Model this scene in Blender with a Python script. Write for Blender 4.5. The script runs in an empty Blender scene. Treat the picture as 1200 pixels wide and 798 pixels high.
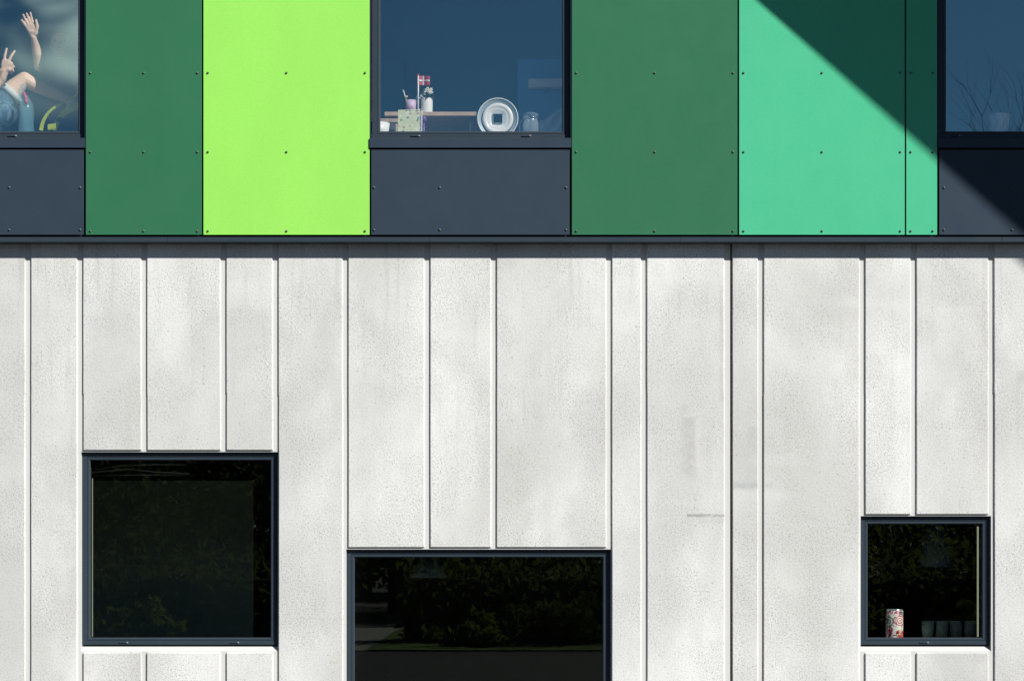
import bpy, bmesh, math, random
from mathutils import Vector, Matrix
R = math.radians
random.seed(7)
S = bpy.context.scene
COL = S.collection

# ------------------------------------------------------------------ camera, sky, sun, exposure
CAM = Vector((0.0, -14.0, 1.55)); U = 0.006; Z0 = 0.65
cd = bpy.data.cameras.new('camera'); co = bpy.data.objects.new('camera', cd); COL.objects.link(co)
co.location = CAM; co.rotation_euler = (R(90), 0, 0)
cd.sensor_width = 36; cd.lens = 70.0
cd.shift_y = (Z0 + 399*U - CAM.z)/(1200*U)
cd.clip_start = 0.1; cd.clip_end = 2000
S.camera = co

SUN_AZ, SUN_EL = 45.0, 35.26          # to the right of the facade normal, above the horizon
w = bpy.data.worlds.new('World'); S.world = w; w.use_nodes = True
nt = w.node_tree; nt.nodes.clear()
out = nt.nodes.new('ShaderNodeOutputWorld'); bg = nt.nodes.new('ShaderNodeBackground')
sky = nt.nodes.new('ShaderNodeTexSky'); sky.sky_type = 'NISHITA'; sky.sun_disc = False
sky.sun_elevation = R(SUN_EL); sky.sun_rotation = R(180-SUN_AZ)
sky.air_density = 0.75; sky.dust_density = 0.15; sky.ozone_density = 4.0; sky.altitude = 200
bg.inputs['Strength'].default_value = 0.05
# a bank of cloud low in one quarter of the sky
tc = nt.nodes.new('ShaderNodeTexCoord'); sp = nt.nodes.new('ShaderNodeSeparateXYZ')
nt.links.new(tc.outputs['Generated'], sp.inputs[0])
def wm(op, a, b=None):
    n = nt.nodes.new('ShaderNodeMath'); n.operation = op
    for i, v in enumerate((a, b)):
        if v is None: continue
        if isinstance(v, (int, float)): n.inputs[i].default_value = v
        else: nt.links.new(v, n.inputs[i])
    return n.outputs[0]
def wsm(v, a, b):
    n = nt.nodes.new('ShaderNodeMapRange'); n.interpolation_type = 'SMOOTHSTEP'
    nt.links.new(v, n.inputs[0]); n.inputs[1].default_value = a; n.inputs[2].default_value = b
    return n.outputs[0]
ny = wm('MAXIMUM', wm('MULTIPLY', sp.outputs[1], -1.0), 0.02)
ax = wm('DIVIDE', sp.outputs[0], ny); az = wm('DIVIDE', sp.outputs[2], ny)
no = nt.nodes.new('ShaderNodeTexNoise'); no.inputs['Scale'].default_value = 7.0; no.inputs['Detail'].default_value = 3.0
no.inputs['Distortion'].default_value = 0.6
mp = nt.nodes.new('ShaderNodeMapping'); mp.inputs['Scale'].default_value = (1.0, 1.0, 2.4); mp.inputs['Location'].default_value = (.3, .1, .42)
nt.links.new(tc.outputs['Generated'], mp.inputs[0]); nt.links.new(mp.outputs[0], no.inputs['Vector'])
mask = wm('MULTIPLY', wsm(ax, -0.13, -0.19), wsm(az, 0.212, 0.25))
mask = wm('MULTIPLY', mask, wsm(az, 0.48, 0.34)); mask = wm('MULTIPLY', mask, wsm(ax, -0.50, -0.36))
mask = wm('MULTIPLY', mask, wsm(no.outputs['Fac'], 0.42, 0.62))
mx = nt.nodes.new('ShaderNodeMix'); mx.data_type = 'RGBA'
nt.links.new(mask, mx.inputs[0]); nt.links.new(sky.outputs[0], mx.inputs[6])
mx.inputs[7].default_value = (27, 24, 22, 1)
nt.links.new(mx.outputs[2], bg.inputs['Color']); nt.links.new(bg.outputs[0], out.inputs[0])

sl = bpy.data.lights.new('sun', 'SUN'); sl.energy = 5.0; sl.angle = R(0.53); sl.color = (1.0, 0.965, 0.91)
so = bpy.data.objects.new('sun', sl); COL.objects.link(so)
SDIR = Vector((math.sin(R(SUN_AZ))*math.cos(R(SUN_EL)), -math.cos(R(SUN_AZ))*math.cos(R(SUN_EL)), math.sin(R(SUN_EL))))
so.rotation_euler = SDIR.to_track_quat('Z', 'Y').to_euler(); so.location = (10, -10, 12)
S.view_settings.view_transform = 'Standard'; S.view_settings.look = 'None'
S.view_settings.exposure = 0.27; S.view_settings.gamma = 1; S.view_settings.use_curve_mapping = False

# ------------------------------------------------------------------ helpers
def k_(y): return (y - CAM.y)/14.0
def X(px, y=0.0): return CAM.x + ((px-600)*U - CAM.x)*k_(y)
def Z(py, y=0.0): return CAM.z + (Z0 + (798-py)*U - CAM.z)*k_(y)
def P(px, py, y=0.0): return Vector((X(px, y), y, Z(py, y)))

class MB:
    def __init__(s): s.v = []; s.f = []; s.sm = []
    def face(s, pts, smooth=False):
        n = len(s.v); s.v += [tuple(p) for p in pts]; s.f.append(tuple(range(n, n+len(pts)))); s.sm.append(smooth)
    def add(s, vs, fs, smooth=False):
        n = len(s.v); s.v += [tuple(p) for p in vs]
        for f in fs: s.f.append(tuple(n+i for i in f)); s.sm.append(smooth)
    def box(s, x0, x1, y0, y1, z0, z1, bev=0.0):
        if bev <= 0:
            vs = [(x, y, z) for x in (x0, x1) for y in (y0, y1) for z in (z0, z1)]
            s.add(vs, [(0,1,3,2), (4,6,7,5), (0,4,5,1), (2,3,7,6), (0,2,6,4), (1,5,7,3)]); return s
        b = bmesh.new(); bmesh.ops.create_cube(b, size=1)
        for v in b.verts: v.co = ((x0+x1)/2+v.co.x*(x1-x0), (y0+y1)/2+v.co.y*(y1-y0), (z0+z1)/2+v.co.z*(z1-z0))
        bmesh.ops.bevel(b, geom=b.edges[:], offset=bev, segments=2, affect='EDGES', profile=0.5)
        b.verts.index_update()
        s.add([v.co[:] for v in b.verts], [[v.index for v in f.verts] for f in b.faces]); b.free(); return s
    def lathe(s, prof, c, axis='Z', n=32, cap=True):
        vs = []; m = len(prof)
        for i in range(n):
            a = 2*math.pi*i/n
            for (r, h) in prof:
                p = (r*math.cos(a), r*math.sin(a), h)
                if axis == 'Y': p = (p[0], p[2], p[1])
                if axis == 'X': p = (p[2], p[0], p[1])
                vs.append((c[0]+p[0], c[1]+p[1], c[2]+p[2]))
        fs = [(i*m+j, ((i+1) % n)*m+j, ((i+1) % n)*m+j+1, i*m+j+1) for i in range(n) for j in range(m-1)]
        s.add(vs, fs, True); return s
    def tube(s, pts, r, n=8, closed=False):
        pts = [Vector(p) for p in pts]; rr = r if isinstance(r, (list, tuple)) else [r]*len(pts)
        vs = []; up = Vector((0.13, 0.21, 0.97)).normalized(); u = None
        for i, p in enumerate(pts):
            t = (pts[min(i+1, len(pts)-1)] - pts[max(i-1, 0)]).normalized()
            if u is None:
                u = t.cross(up)
                if u.length < .1: u = t.cross(Vector((1, 0, 0)))
            u = (u - t*u.dot(t)).normalized(); q = t.cross(u)
            for j in range(n):
                a = 2*math.pi*j/n; vs.append(p + (u*math.cos(a)+q*math.sin(a))*rr[i])
        fs = [(i*n+j, i*n+(j+1) % n, (i+1)*n+(j+1) % n, (i+1)*n+j) for i in range(len(pts)-1) for j in range(n)]
        fs += [tuple(range(n))[::-1], tuple((len(pts)-1)*n+j for j in range(n))]
        s.add(vs, fs, True); return s
    def capsule(s, p0, r0, p1, r1, n=14):
        p0 = Vector(p0); p1 = Vector(p1); d = p1-p0; L = d.length
        q = d.to_track_quat('Z', 'Y'); prof = []
        for i in range(7): a = -math.pi/2+math.pi/2*i/6; prof.append((max(r0*math.cos(a), 1e-5), r0*math.sin(a)))
        for i in range(7): a = math.pi/2*i/6; prof.append((max(r1*math.cos(a), 1e-5), L+r1*math.sin(a)))
        vs = []; m = len(prof)
        for i in range(n):
            a = 2*math.pi*i/n
            for (r, h) in prof: vs.append(p0 + q @ Vector((r*math.cos(a), r*math.sin(a), h)))
        fs = [(i*m+j, ((i+1) % n)*m+j, ((i+1) % n)*m+j+1, i*m+j+1) for i in range(n) for j in range(m-1)]
        fs += [tuple(i*m for i in range(n))[::-1], tuple(i*m+m-1 for i in range(n))]
        s.add(vs, fs, True); return s
    def mesh(s, name, mat, fix=False):
        me = bpy.data.meshes.new(name); me.from_pydata(s.v, [], s.f)
        me.polygons.foreach_set('use_smooth', s.sm)
        if mat: me.materials.append(mat)
        if fix:
            b = bmesh.new(); b.from_mesh(me); bmesh.ops.remove_doubles(b, verts=b.verts, dist=1e-6)
            bmesh.ops.recalc_face_normals(b, faces=b.faces); b.to_mesh(me); b.free()
        me.update(); return me
    def build(s, name, mat, parent=None, fix=True, origin=None, **kw):
        if origin is not None:
            o_ = Vector(origin); s.v = [tuple(Vector(v)-o_) for v in s.v]
        o = bpy.data.objects.new(name, s.mesh(name, mat, fix)); COL.objects.link(o)
        if origin is not None: o.location = origin
        if parent is not None:
            o.parent = parent
            if parent.type == 'EMPTY' or parent.location.length > 0:
                o.location = Vector(o.location) - world_loc(parent)
        for a, b in kw.items(): o[a] = b
        return o
def world_loc(o):
    l = Vector((0, 0, 0))
    while o is not None: l += Vector(o.location); o = o.parent
    return l
def thing(name, loc, label, cat, group=None):
    o = bpy.data.objects.new(name, None); COL.objects.link(o); o.location = loc
    o.empty_display_size = .1; o['label'] = label; o['category'] = cat
    if group: o['group'] = group
    return o
def dup(root, loc, label=None):
    c = root.copy(); COL.objects.link(c); c.location = loc
    if label: c['label'] = label
    for ch in list(root.children):
        d = ch.copy(); COL.objects.link(d); d.parent = c
        for g in list(ch.children):
            e = g.copy(); COL.objects.link(e); e.parent = d
    return c

# ------------------------------------------------------------------ materials
def mat(name, col, rough=.6, metal=0.0, spec=.4, var=0.0, vscale=3.0, bump=0.0, bscale=200.0, extra=None, bdist=.002):
    m = bpy.data.materials.new(name); m.use_nodes = True; n = m.node_tree; b = n.nodes['Principled BSDF']
    b.inputs['Base Color'].default_value = (*col, 1); b.inputs['Roughness'].default_value = rough
    b.inputs['Metallic'].default_value = metal; b.inputs['Specular IOR Level'].default_value = spec
    t = n.nodes.new('ShaderNodeTexCoord')
    if var > 0:
        no = n.nodes.new('ShaderNodeTexNoise'); no.inputs['Scale'].default_value = vscale; no.inputs['Detail'].default_value = 5
        n.links.new(t.outputs['Object'], no.inputs['Vector'])
        rp = n.nodes.new('ShaderNodeMapRange'); rp.inputs[1].default_value = .3; rp.inputs[2].default_value = .7
        rp.inputs[3].default_value = 1-var; rp.inputs[4].default_value = 1+var
        n.links.new(no.outputs['Fac'], rp.inputs[0])
        vm = n.nodes.new('ShaderNodeVectorMath'); vm.operation = 'SCALE'; vm.inputs[0].default_value = col
        n.links.new(rp.outputs[0], vm.inputs['Scale']); n.links.new(vm.outputs[0], b.inputs['Base Color'])
    if bump > 0:
        nb = n.nodes.new('ShaderNodeTexNoise'); nb.inputs['Scale'].default_value = bscale; nb.inputs['Detail'].default_value = 3
        n.links.new(t.outputs['Object'], nb.inputs['Vector'])
        bp = n.nodes.new('ShaderNodeBump'); bp.inputs['Strength'].default_value = bump; bp.inputs['Distance'].default_value = bdist
        n.links.new(nb.outputs['Fac'], bp.inputs['Height']); n.links.new(bp.outputs[0], b.inputs['Normal'])
    return m

class NG:
    """tiny node-graph helper"""
    def __init__(s, m): s.m = m; m.use_nodes = True; s.t = m.node_tree; s.b = s.t.nodes.get('Principled BSDF')
    def N(s, kind, **kw):
        n = s.t.nodes.new(kind)
        for a, v in kw.items(): setattr(n, a, v)
        return n
    def set(s, sock, v):
        if isinstance(v, (int, float, tuple)): sock.default_value = v
        else: s.t.links.new(v, sock)
    def math(s, op, a, b=0.0, clamp=False):
        n = s.N('ShaderNodeMath', operation=op); n.use_clamp = clamp; s.set(n.inputs[0], a); s.set(n.inputs[1], b); return n.outputs[0]
    def noise(s, vec, scale, detail=3.0, rough=.5, dist=0.0):
        n = s.N('ShaderNodeTexNoise'); s.set(n.inputs['Vector'], vec); n.inputs['Scale'].default_value = scale
        n.inputs['Detail'].default_value = detail; n.inputs['Roughness'].default_value = rough; n.inputs['Distortion'].default_value = dist
        return n.outputs['Fac']
    def rng(s, v, a, b, c=0.0, d=1.0, smooth=True):
        n = s.N('ShaderNodeMapRange'); n.interpolation_type = 'SMOOTHSTEP' if smooth else 'LINEAR'
        s.set(n.inputs[0], v)
        for i, q in enumerate((a, b, c, d)): n.inputs[i+1].default_value = q
        return n.outputs[0]
    def mix(s, f, a, b):
        n = s.N('ShaderNodeMix', data_type='RGBA'); s.set(n.inputs[0], f); s.set(n.inputs[6], a); s.set(n.inputs[7], b); return n.outputs[2]

def concrete(name, smooth):
    g = NG(bpy.data.materials.new(name)); b = g.b
    geo = g.N('ShaderNodeNewGeometry'); pos = geo.outputs['Position']
    sp = g.N('ShaderNodeSeparateXYZ'); g.set(sp.inputs[0], pos); x, z = sp.outputs[0], sp.outputs[2]
    mp = g.N('ShaderNodeMapping'); mp.inputs['Scale'].default_value = (1.0, 1.0, .55); g.set(mp.inputs[0], pos)
    pv = mp.outputs[0]
    big = g.rng(g.noise(pv, 1.25, 5, .55, .3), .36, .68)
    mid = g.rng(g.noise(pv, 5.0, 4, .6), .35, .7)
    spk = g.noise(pos, 66.0, 4, .7); fine = g.noise(pos, 150.0, 2, .6)
    patch = g.rng(g.noise(pos, 2.2, 2), .38, .62)                       # where the blasted grain is rougher
    base = g.mix(big, (.62, .628, .61, 1), (.82, .83, .825, 1))
    base = g.mix(g.math('MULTIPLY', mid, .35), base, (.62, .63, .62, 1))
    if smooth:
        col = g.mix(g.math('MULTIPLY', g.rng(fine, .3, .8), .12), (.61, .615, .60, 1), (.48, .48, .465, 1))
    else:
        dark = g.math('MULTIPLY', g.math('ADD', g.math('MULTIPLY', g.rng(spk, .48, .66), .48), g.math('MULTIPLY', g.rng(g.noise(pos, 112.0, 2, .6), .50, .64), .75)), g.rng(patch, 0, 1, .5, 1.0))
        col = g.mix(g.math('MULTIPLY', dark, .80), base, (.33, .34, .33, 1))
        lightsp = g.rng(g.noise(pos, 85.0, 2), .58, .72)
        col = g.mix(g.math('MULTIPLY', lightsp, .4), col, (.78, .79, .77, 1))
        # each cast bay has its own slight tone
        cr = g.N('ShaderNodeValToRGB'); cr.color_ramp.interpolation = 'CONSTANT'; rb = random.Random(21)
        bays = (-62, 32, 92, 168, 260, 322, 404, 500, 578, 712, 754, 854, 891, 1010, 1070, 1161, 1232)
        for k_i, bx in enumerate(bays):
            e = cr.color_ramp.elements.new((bx+100)/1400.0); v_ = rb.uniform(.93, 1.02); e.color = (v_, v_, v_*rb.uniform(.985, 1.0), 1)
        g.set(cr.inputs[0], g.math('DIVIDE', g.math('SUBTRACT', x, X(-100)), X(1300)-X(-100)))
        for q_ in (0, -1): cr.color_ramp.elements[q_].color = (.97, .97, .96, 1)
        mu = g.N('ShaderNodeMix', data_type='RGBA'); mu.blend_type = 'MULTIPLY'; mu.inputs[0].default_value = 1.0
        g.set(mu.inputs[6], col); g.set(mu.inputs[7], cr.outputs[0]); col = mu.outputs[2]
        # runs of dirt below the ledge, faint lift lines and small pores
        md_ = g.N('ShaderNodeMapping'); md_.inputs['Scale'].default_value = (7.0, 1.0, .5); g.set(md_.inputs[0], pos)
        runs = g.math('MULTIPLY', g.rng(g.noise(md_.outputs[0], 2.0, 4, .6), .52, .78), g.rng(z, 1.6, 3.7, .25, 1.0))
        col = g.mix(g.math('MULTIPLY', runs, .38), col, (.42, .42, .40, 1))
        ml_ = g.N('ShaderNodeMapping'); ml_.inputs['Scale'].default_value = (.7, 1.0, 5.0); g.set(ml_.inputs[0], pos)
        col = g.mix(g.math('MULTIPLY', g.rng(g.noise(ml_.outputs[0], 1.3, 3, .5), .55, .80), .26), col, (.78, .80, .79, 1))
        vo = g.N('ShaderNodeTexVoronoi'); vo.inputs['Scale'].default_value = 24.0; g.set(vo.inputs['Vector'], pos)
        sc = g.N('ShaderNodeSeparateColor'); g.set(sc.inputs[0], vo.outputs['Color'])
        pore = g.math('MULTIPLY', g.rng(vo.outputs['Distance'], .17, .10), g.rng(sc.outputs[0], .80, .84))
        col = g.mix(g.math('MULTIPLY', pore, .55), col, (.28, .28, .27, 1))
        # stains: filled patches, scuffs and rust-thin drips, each with its own place
        def soft(px0, px1, py0, py1, e, amt, c):
            nonlocal col
            wob = g.math('MULTIPLY', g.math('SUBTRACT', g.noise(pos, 11.0, 4), .5), min(.09, e*3.2))
            xx = g.math('ADD', x, wob); zz = g.math('ADD', z, wob)
            m = g.math('MULTIPLY', g.rng(xx, X(px0)-e, X(px0)+e), g.rng(xx, X(px1)-e, X(px1)+e, 1, 0))
            m = g.math('MULTIPLY', m, g.math('MULTIPLY', g.rng(zz, Z(py1)-e, Z(py1)+e), g.rng(zz, Z(py0)-e, Z(py0)+e, 1, 0)))
            rag = g.rng(g.noise(pos, 20.0, 5, .7, .6), .36, .58, .25, 1.0)
            col = g.mix(g.math('MULTIPLY', g.math('MULTIPLY', m, rag), amt), col, c)
        
        soft(799, 817, 487, 560, .034, .68, (.47, .47, .47, 1)); soft(815, 821, 490, 558, .014, .32, (.74, .74, .72, 1)); soft(801, 820, 484, 488, .010, .35, (.74, .73, .70, 1))
        soft(797, 806, 474, 486, .012, .5, (.50, .50, .48, 1))
        soft(805, 852, 602.2, 605.6, .006, .95, (.34, .34, .33, 1))
        soft(818, 850, 605, 613, .014, .35, (.48, .49, .49, 1))
        soft(859, 889, 565.5, 572, .011, .75, (.40, .43, .43, 1))
        soft(876, 887, 500, 526, .016, .6, (.48, .49, .48, 1))
        soft(862, 886, 520, 570, .03, .5, (.52, .53, .53, 1))
        soft(897, 905, 566, 571, .01, .4, (.46, .46, .46, 1))
        soft(1192, 1206, 436, 449, .02, .5, (.42, .43, .42, 1))
        soft(600, 650, 488, 491, .02, .2, (.5, .49, .46, 1))
        soft(386, 396, 775, 777, .006, .5, (.45, .44, .38, 1))
        soft(844, 848, 335, 470, .008, .35, (.46, .45, .41, 1))
        soft(98, 108, 775, 790, .02, .4, (.5, .48, .42, 1))
    g.set(b.inputs['Base Color'], col); b.inputs['Roughness'].default_value = .85; b.inputs['Specular IOR Level'].default_value = .25
    h = g.math('ADD', g.math('MULTIPLY', spk, -1.0), g.math('MULTIPLY', fine, -.5))
    bp = g.N('ShaderNodeBump'); bp.inputs['Strength'].default_value = .12 if smooth else .55; bp.inputs['Distance'].default_value = .0022
    g.set(bp.inputs['Height'], h); g.set(b.inputs['Normal'], bp.outputs[0])
    return g.m

def paint(name, c, rough=.42):
    g = NG(bpy.data.materials.new(name)); b = g.b
    geo = g.N('ShaderNodeNewGeometry'); pos = geo.outputs['Position']
    mp = g.N('ShaderNodeMapping'); mp.inputs['Scale'].default_value = (1, 1, .35); g.set(mp.inputs[0], pos)
    a = g.rng(g.noise(mp.outputs[0], 2.3, 4, .6), .3, .7, -.02, .02)
    f = g.rng(g.noise(pos, 240.0, 2, .6), .3, .7, -.05, .05)
    dust = g.rng(g.noise(pos, 18.0, 6, .7), .62, .8, 0, .03)
    s = g.math('ADD', g.math('ADD', 1.0, a), g.math('ADD', f, dust))
    vm = g.N('ShaderNodeVectorMath', operation='SCALE'); vm.inputs[0].default_value = c; g.set(vm.inputs['Scale'], s)
    g.set(b.inputs['Base Color'], vm.outputs[0]); g.set(b.inputs['Roughness'], g.rng(g.noise(pos, 6.0, 4), .3, .7, rough-.05, rough+.08))
    b.inputs['Specular IOR Level'].default_value = .16
    bp = g.N('ShaderNodeBump'); bp.inputs['Strength'].default_value = .12; bp.inputs['Distance'].default_value = .001
    g.set(bp.inputs['Height'], g.noise(pos, 160.0, 2)); g.set(b.inputs['Normal'], bp.outputs[0])
    return g.m

def glass(name, refl, tcol, gcol, wav=.006):
    g = NG(bpy.data.materials.new(name)); g.t.nodes.remove(g.b)
    o = g.t.nodes['Material Output']; tr = g.N('ShaderNodeBsdfTransparent'); tr.inputs[0].default_value = (*tcol, 1)
    gl = g.N('ShaderNodeBsdfGlossy'); gl.inputs['Roughness'].default_value = 0.0; gl.inputs[0].default_value = (*gcol, 1)
    geo = g.N('ShaderNodeNewGeometry')
    bp = g.N('ShaderNodeBump'); bp.inputs['Strength'].default_value = wav; bp.inputs['Distance'].default_value = .01
    g.set(bp.inputs['Height'], g.noise(geo.outputs['Position'], 2.5, 2)); g.set(gl.inputs['Normal'], bp.outputs[0])
    dt = g.N('ShaderNodeVectorMath', operation='DOT_PRODUCT'); g.set(dt.inputs[0], geo.outputs['Incoming']); g.set(dt.inputs[1], geo.outputs['Normal'])
    cs = g.math('ABSOLUTE', dt.outputs['Value'])
    f = g.math('ADD', refl, g.math('MULTIPLY', 1-refl, g.math('POWER', g.math('SUBTRACT', 1.0, cs, True), 5.0)))
    m = g.N('ShaderNodeMixShader'); g.set(m.inputs[0], f); g.set(m.inputs[1], tr.outputs[0]); g.set(m.inputs[2], gl.outputs[0])
    g.set(o.inputs[0], m.outputs[0]); return g.m

M = {}
M['pad'] = concrete('blasted_concrete', False); M['base'] = concrete('smooth_concrete', True)
M['lime'] = paint('lime_paint', (.315, .76, .12)); M['green'] = paint('green_paint', (.034, .162, .082))
M['mint'] = paint('mint_paint', (.075, .50, .27)); M['navy'] = paint('navy_paint', (.031, .050, .074), .5)
M['frame'] = paint('frame_paint', (.034, .050, .067), .38)
M['black'] = mat('black_rubber', (.012, .012, .013), .8)
M['sealant'] = mat('dark_sealant', (.075, .075, .075), .7, bump=.4, bscale=60)
M['steel'] = mat('rivet_steel', (.10, .11, .11), .34, .0)
M['cap'] = mat('cap_highlight', (.30, .31, .32), .35)
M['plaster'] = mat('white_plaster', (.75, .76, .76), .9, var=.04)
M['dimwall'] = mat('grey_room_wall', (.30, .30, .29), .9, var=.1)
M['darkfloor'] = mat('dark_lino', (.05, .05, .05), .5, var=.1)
M['board'] = mat('window_board', (.42, .42, .40), .5, var=.05)
M['roof'] = mat('roof_metal', (.10, .11, .12), .5, var=.1)
M['glass_up'] = glass('upper_glass', .30, (1.0, 1.0, 1.0), (.60, .98, 1.0))
M['glass_low'] = glass('lower_glass', .075, (.86, .92, .88), (.9, 1.0, .92))
M['wood'] = mat('birch_wood', (.50, .38, .27), .5, var=.15, vscale=20)

# ------------------------------------------------------------------ the setting
def structure(name, mb, m, **kw): return mb.build(name, m, kind='structure', **kw)
g = MB(); g.face([(-400, -600, 0), (400, -600, 0), (400, 300, 0), (-400, 300, 0)])
structure('ground', g, mat('soil_ground', (.07, .065, .05), .95, var=.3, vscale=.3))
g = MB(); g.box(-60, 60, -17.2, -2.4, -.01, .004)
structure('road', g, mat('asphalt', (.038, .038, .04), .9, var=.2, vscale=2, bump=.5, bscale=80, bdist=.01))
g = MB(); g.box(-60, 60, -2.4, .0, -.01, .12)
structure('planting_strip', g, mat('planting_soil', (.055, .05, .045), .9, var=.2, vscale=3, bump=.3, bscale=40, bdist=.01))
g = MB(); g.box(-60, -3.2, -27.0, -17.2, -.01, .03); g.box(-2.3, 60, -27.0, -17.2, -.01, .03)
structure('lawn', g, mat('lawn_green', (.085, .14, .02), .95, var=.6, vscale=.8, bump=.8, bscale=30, bdist=.03))
g = MB(); g.box(-3.2, -2.3, -27.0, -17.2, -.01, .02)
structure('path', g, mat('path_gravel', (.28, .27, .25), .9, var=.2, vscale=4))

# ------------------------------------------------------------------ the building
B = thing('school_building', (0, 0, 0), 'two storey building with pale ribbed concrete below and green, lime and navy cladding above', 'building')
XL, XR = X(-700), X(1900)
# --- openings: (px0, px1, py_top, py_bottom)
LOW = [(94.5, 325.5, 529.5, 757, 763), (405.5, 716, 643.5, 856, 862), (1009, 1162, 604.5, 757, 763)]
YB = .014                     # face of the smooth base plane; the pads stand 11 mm proud of it at y = 0
YF = .043                     # front of the lower window frames
lines = [-640, -560, -455, -390, -300, -205, -150, -62, 36, 97, 172, 265, 326, 408, 504, 582, 717, 758, 858.3, 895, 1014, 1074, 1165, 1236, 1330, 1392, 1480, 1590, 1640, 1730, 1820, 1900]
ZTOP = 262
def spans(a):
    for (i0, i1, t, b) in ((97, 326, 528, 764), (408, 717, 641.7, 864), (1014, 1165, 603, 764.3)):
        if i0 <= a < i1: return [(ZTOP, t), (b, 897)]
    return [(ZTOP, 897)]
def add_pad(mb, a, b, t, bt):
    rnd = random.Random(int(a*7+t))
    n = max(2, int((bt-t)/45)); lv = [bt + (t-bt)*i/n for i in range(n+1)]
    jog = 462 + rnd.uniform(-3, 3)
    if t < jog < bt: lv = sorted([q for q in lv if abs(q-jog) > 6] + [jog+.6, jog-.6], reverse=True)
    outer, inner = [], []
    js = rnd.choice((-.7, .6, .8)); c = 1.15
    for i, q in enumerate(lv):
        lo = q > jog; e = js*.45 if lo and int(a) % 3 else 0
        l = a + e + rnd.uniform(-.13, .13); r = b + e*.8 + rnd.uniform(-.13, .13)
        outer.append((l, r, q)); qq = q - c if i == 0 else (q + c if i == len(lv)-1 else q)
        inner.append((l+c*.7, r-c*1.25, qq))
    def pt(x, q, y): return (X(x), y, Z(q))
    for i in range(len(lv)-1):
        (l0, r0, q0), (l1, r1, q1) = outer[i], outer[i+1]; (a0, b0, s0), (a1, b1, s1) = inner[i], inner[i+1]
        mb.face([pt(a0, s0, 0), pt(b0, s0, 0), pt(b1, s1, 0), pt(a1, s1, 0)])
        mb.face([pt(l0, q0, YB+.001), pt(a0, s0, 0), pt(a1, s1, 0), pt(l1, q1, YB+.001)])
        mb.face([pt(b0, s0, 0), pt(r0, q0, YB+.001), pt(r1, q1, YB+.001), pt(b1, s1, 0)])
    (l, r, q), (a_, b_, s_) = outer[0], inner[0]
    mb.face([pt(l, q, YB+.001), pt(r, q, YB+.001), pt(b_, s_, 0), pt(a_, s_, 0)])
    (l, r, q), (a_, b_, s_) = outer[-1], inner[-1]
    mb.face([pt(a_, s_, 0), pt(b_, s_, 0), pt(r, q, YB+.001), pt(l, q, YB+.001)])
def plane_with_holes(mb, x0, x1, z0, z1, y, holes, flip=False):
    xs = sorted({x0, x1} | {h[i] for h in holes for i in (0, 1) if x0 < h[i] < x1})
    zs = sorted({z0, z1} | {h[i] for h in holes for i in (2, 3) if z0 < h[i] < z1})
    for i in range(len(xs)-1):
        for j in range(len(zs)-1):
            cx, cz = (xs[i]+xs[i+1])/2, (zs[j]+zs[j+1])/2
            if any(h[0] < cx < h[1] and h[2] < cz < h[3] for h in holes): continue
            f = [(xs[i], y, zs[j]), (xs[i+1], y, zs[j]), (xs[i+1], y, zs[j+1]), (xs[i], y, zs[j+1])]
            mb.face(f[::-1] if flip else f)
lowholes = [(X(a), X(b), Z(s), Z(t)) for (a, b, t, bt, s) in LOW]
def conc(part_lines, xa, xb, name):
    o = None
    mb = MB()
    plane_with_holes(mb, X(xa), X(xb), 0.0, Z(ZTOP), YB, [h for h in lowholes if X(xa) < h[0] < X(xb)])
    for (a, b, t, bt, s) in LOW:          # jambs, head and sloping sill of each opening
        if not (xa < a < xb): continue
        x0, x1, zt, zb, zs = X(a), X(b), Z(t), Z(bt), Z(s); d = .30
        mb.face([(x0, YB, zs), (x0, YB, zt), (x0, d, zt), (x0, d, zb-.004), (x0, YF+.01, zb-.004)])
        mb.face([(x1, YB, zs), (x1, YF+.01, zb-.004), (x1, d, zb-.004), (x1, d, zt), (x1, YB, zt)])
        mb.face([(x0, YB, zt), (x1, YB, zt), (x1, d, zt), (x0, d, zt)])
        mb.face([(x0, YB, zs), (x0, YF+.01, zb-.004), (x1, YF+.01, zb-.004), (x1, YB, zs)])
        mb.face([(x0, YF+.01, zb-.004), (x0, d, zb-.004), (x1, d, zb-.004), (x1, YF+.01, zb-.004)])
    # joint edges turn back into the wall
    for xx in (X(xa), X(xb)): mb.face([(xx, YB, 0), (xx, YB+.06, 0), (xx, YB+.06, Z(ZTOP)), (xx, YB, Z(ZTOP))])
    me1 = mb.mesh('concrete_panel', M['base'], True)
    pd = MB()
    for i in range(len(part_lines)-1):
        a, b = part_lines[i], part_lines[i+1]
        b2 = b-6.1 if b != 858.3 else 849.3
        for (t, bt) in spans(a): add_pad(pd, a, b2, t, bt)
    me2 = pd.mesh('pads', M['pad'], False)
    b_ = bmesh.new(); b_.from_mesh(me1); n0 = len(b_.faces); b_.from_mesh(me2)
    b_.faces.ensure_lookup_table()
    for f in b_.faces[n0:]: f.material_index = 1
    me = bpy.data.meshes.new(name); b_.to_mesh(me); b_.free(); me.materials.append(M['base']); me.materials.append(M['pad'])
    o = bpy.data.objects.new(name, me); COL.objects.link(o); o.parent = B; return o
i0 = lines.index(858.3)
conc(lines[:i0+1], -700, 855.9, 'concrete_panel')['label'] = 'ribbed concrete panel left of the dark vertical joint'
conc(lines[i0:], 858.0, 1900, 'concrete_panel')['label'] = 'ribbed concrete panel right of the dark vertical joint'
mb = MB(); rn = random.Random(3); prev = None
for i in range(41):
    z = Z(ZTOP)*i/40; a = X(855.4); b = X(858.4); y = YB+.010+rn.uniform(-.004, .004)
    if prev: mb.face([(a, prev[1], prev[0]), (b, prev[1], prev[0]), (b, y, z), (a, y, z)])
    prev = (z, y)
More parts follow.
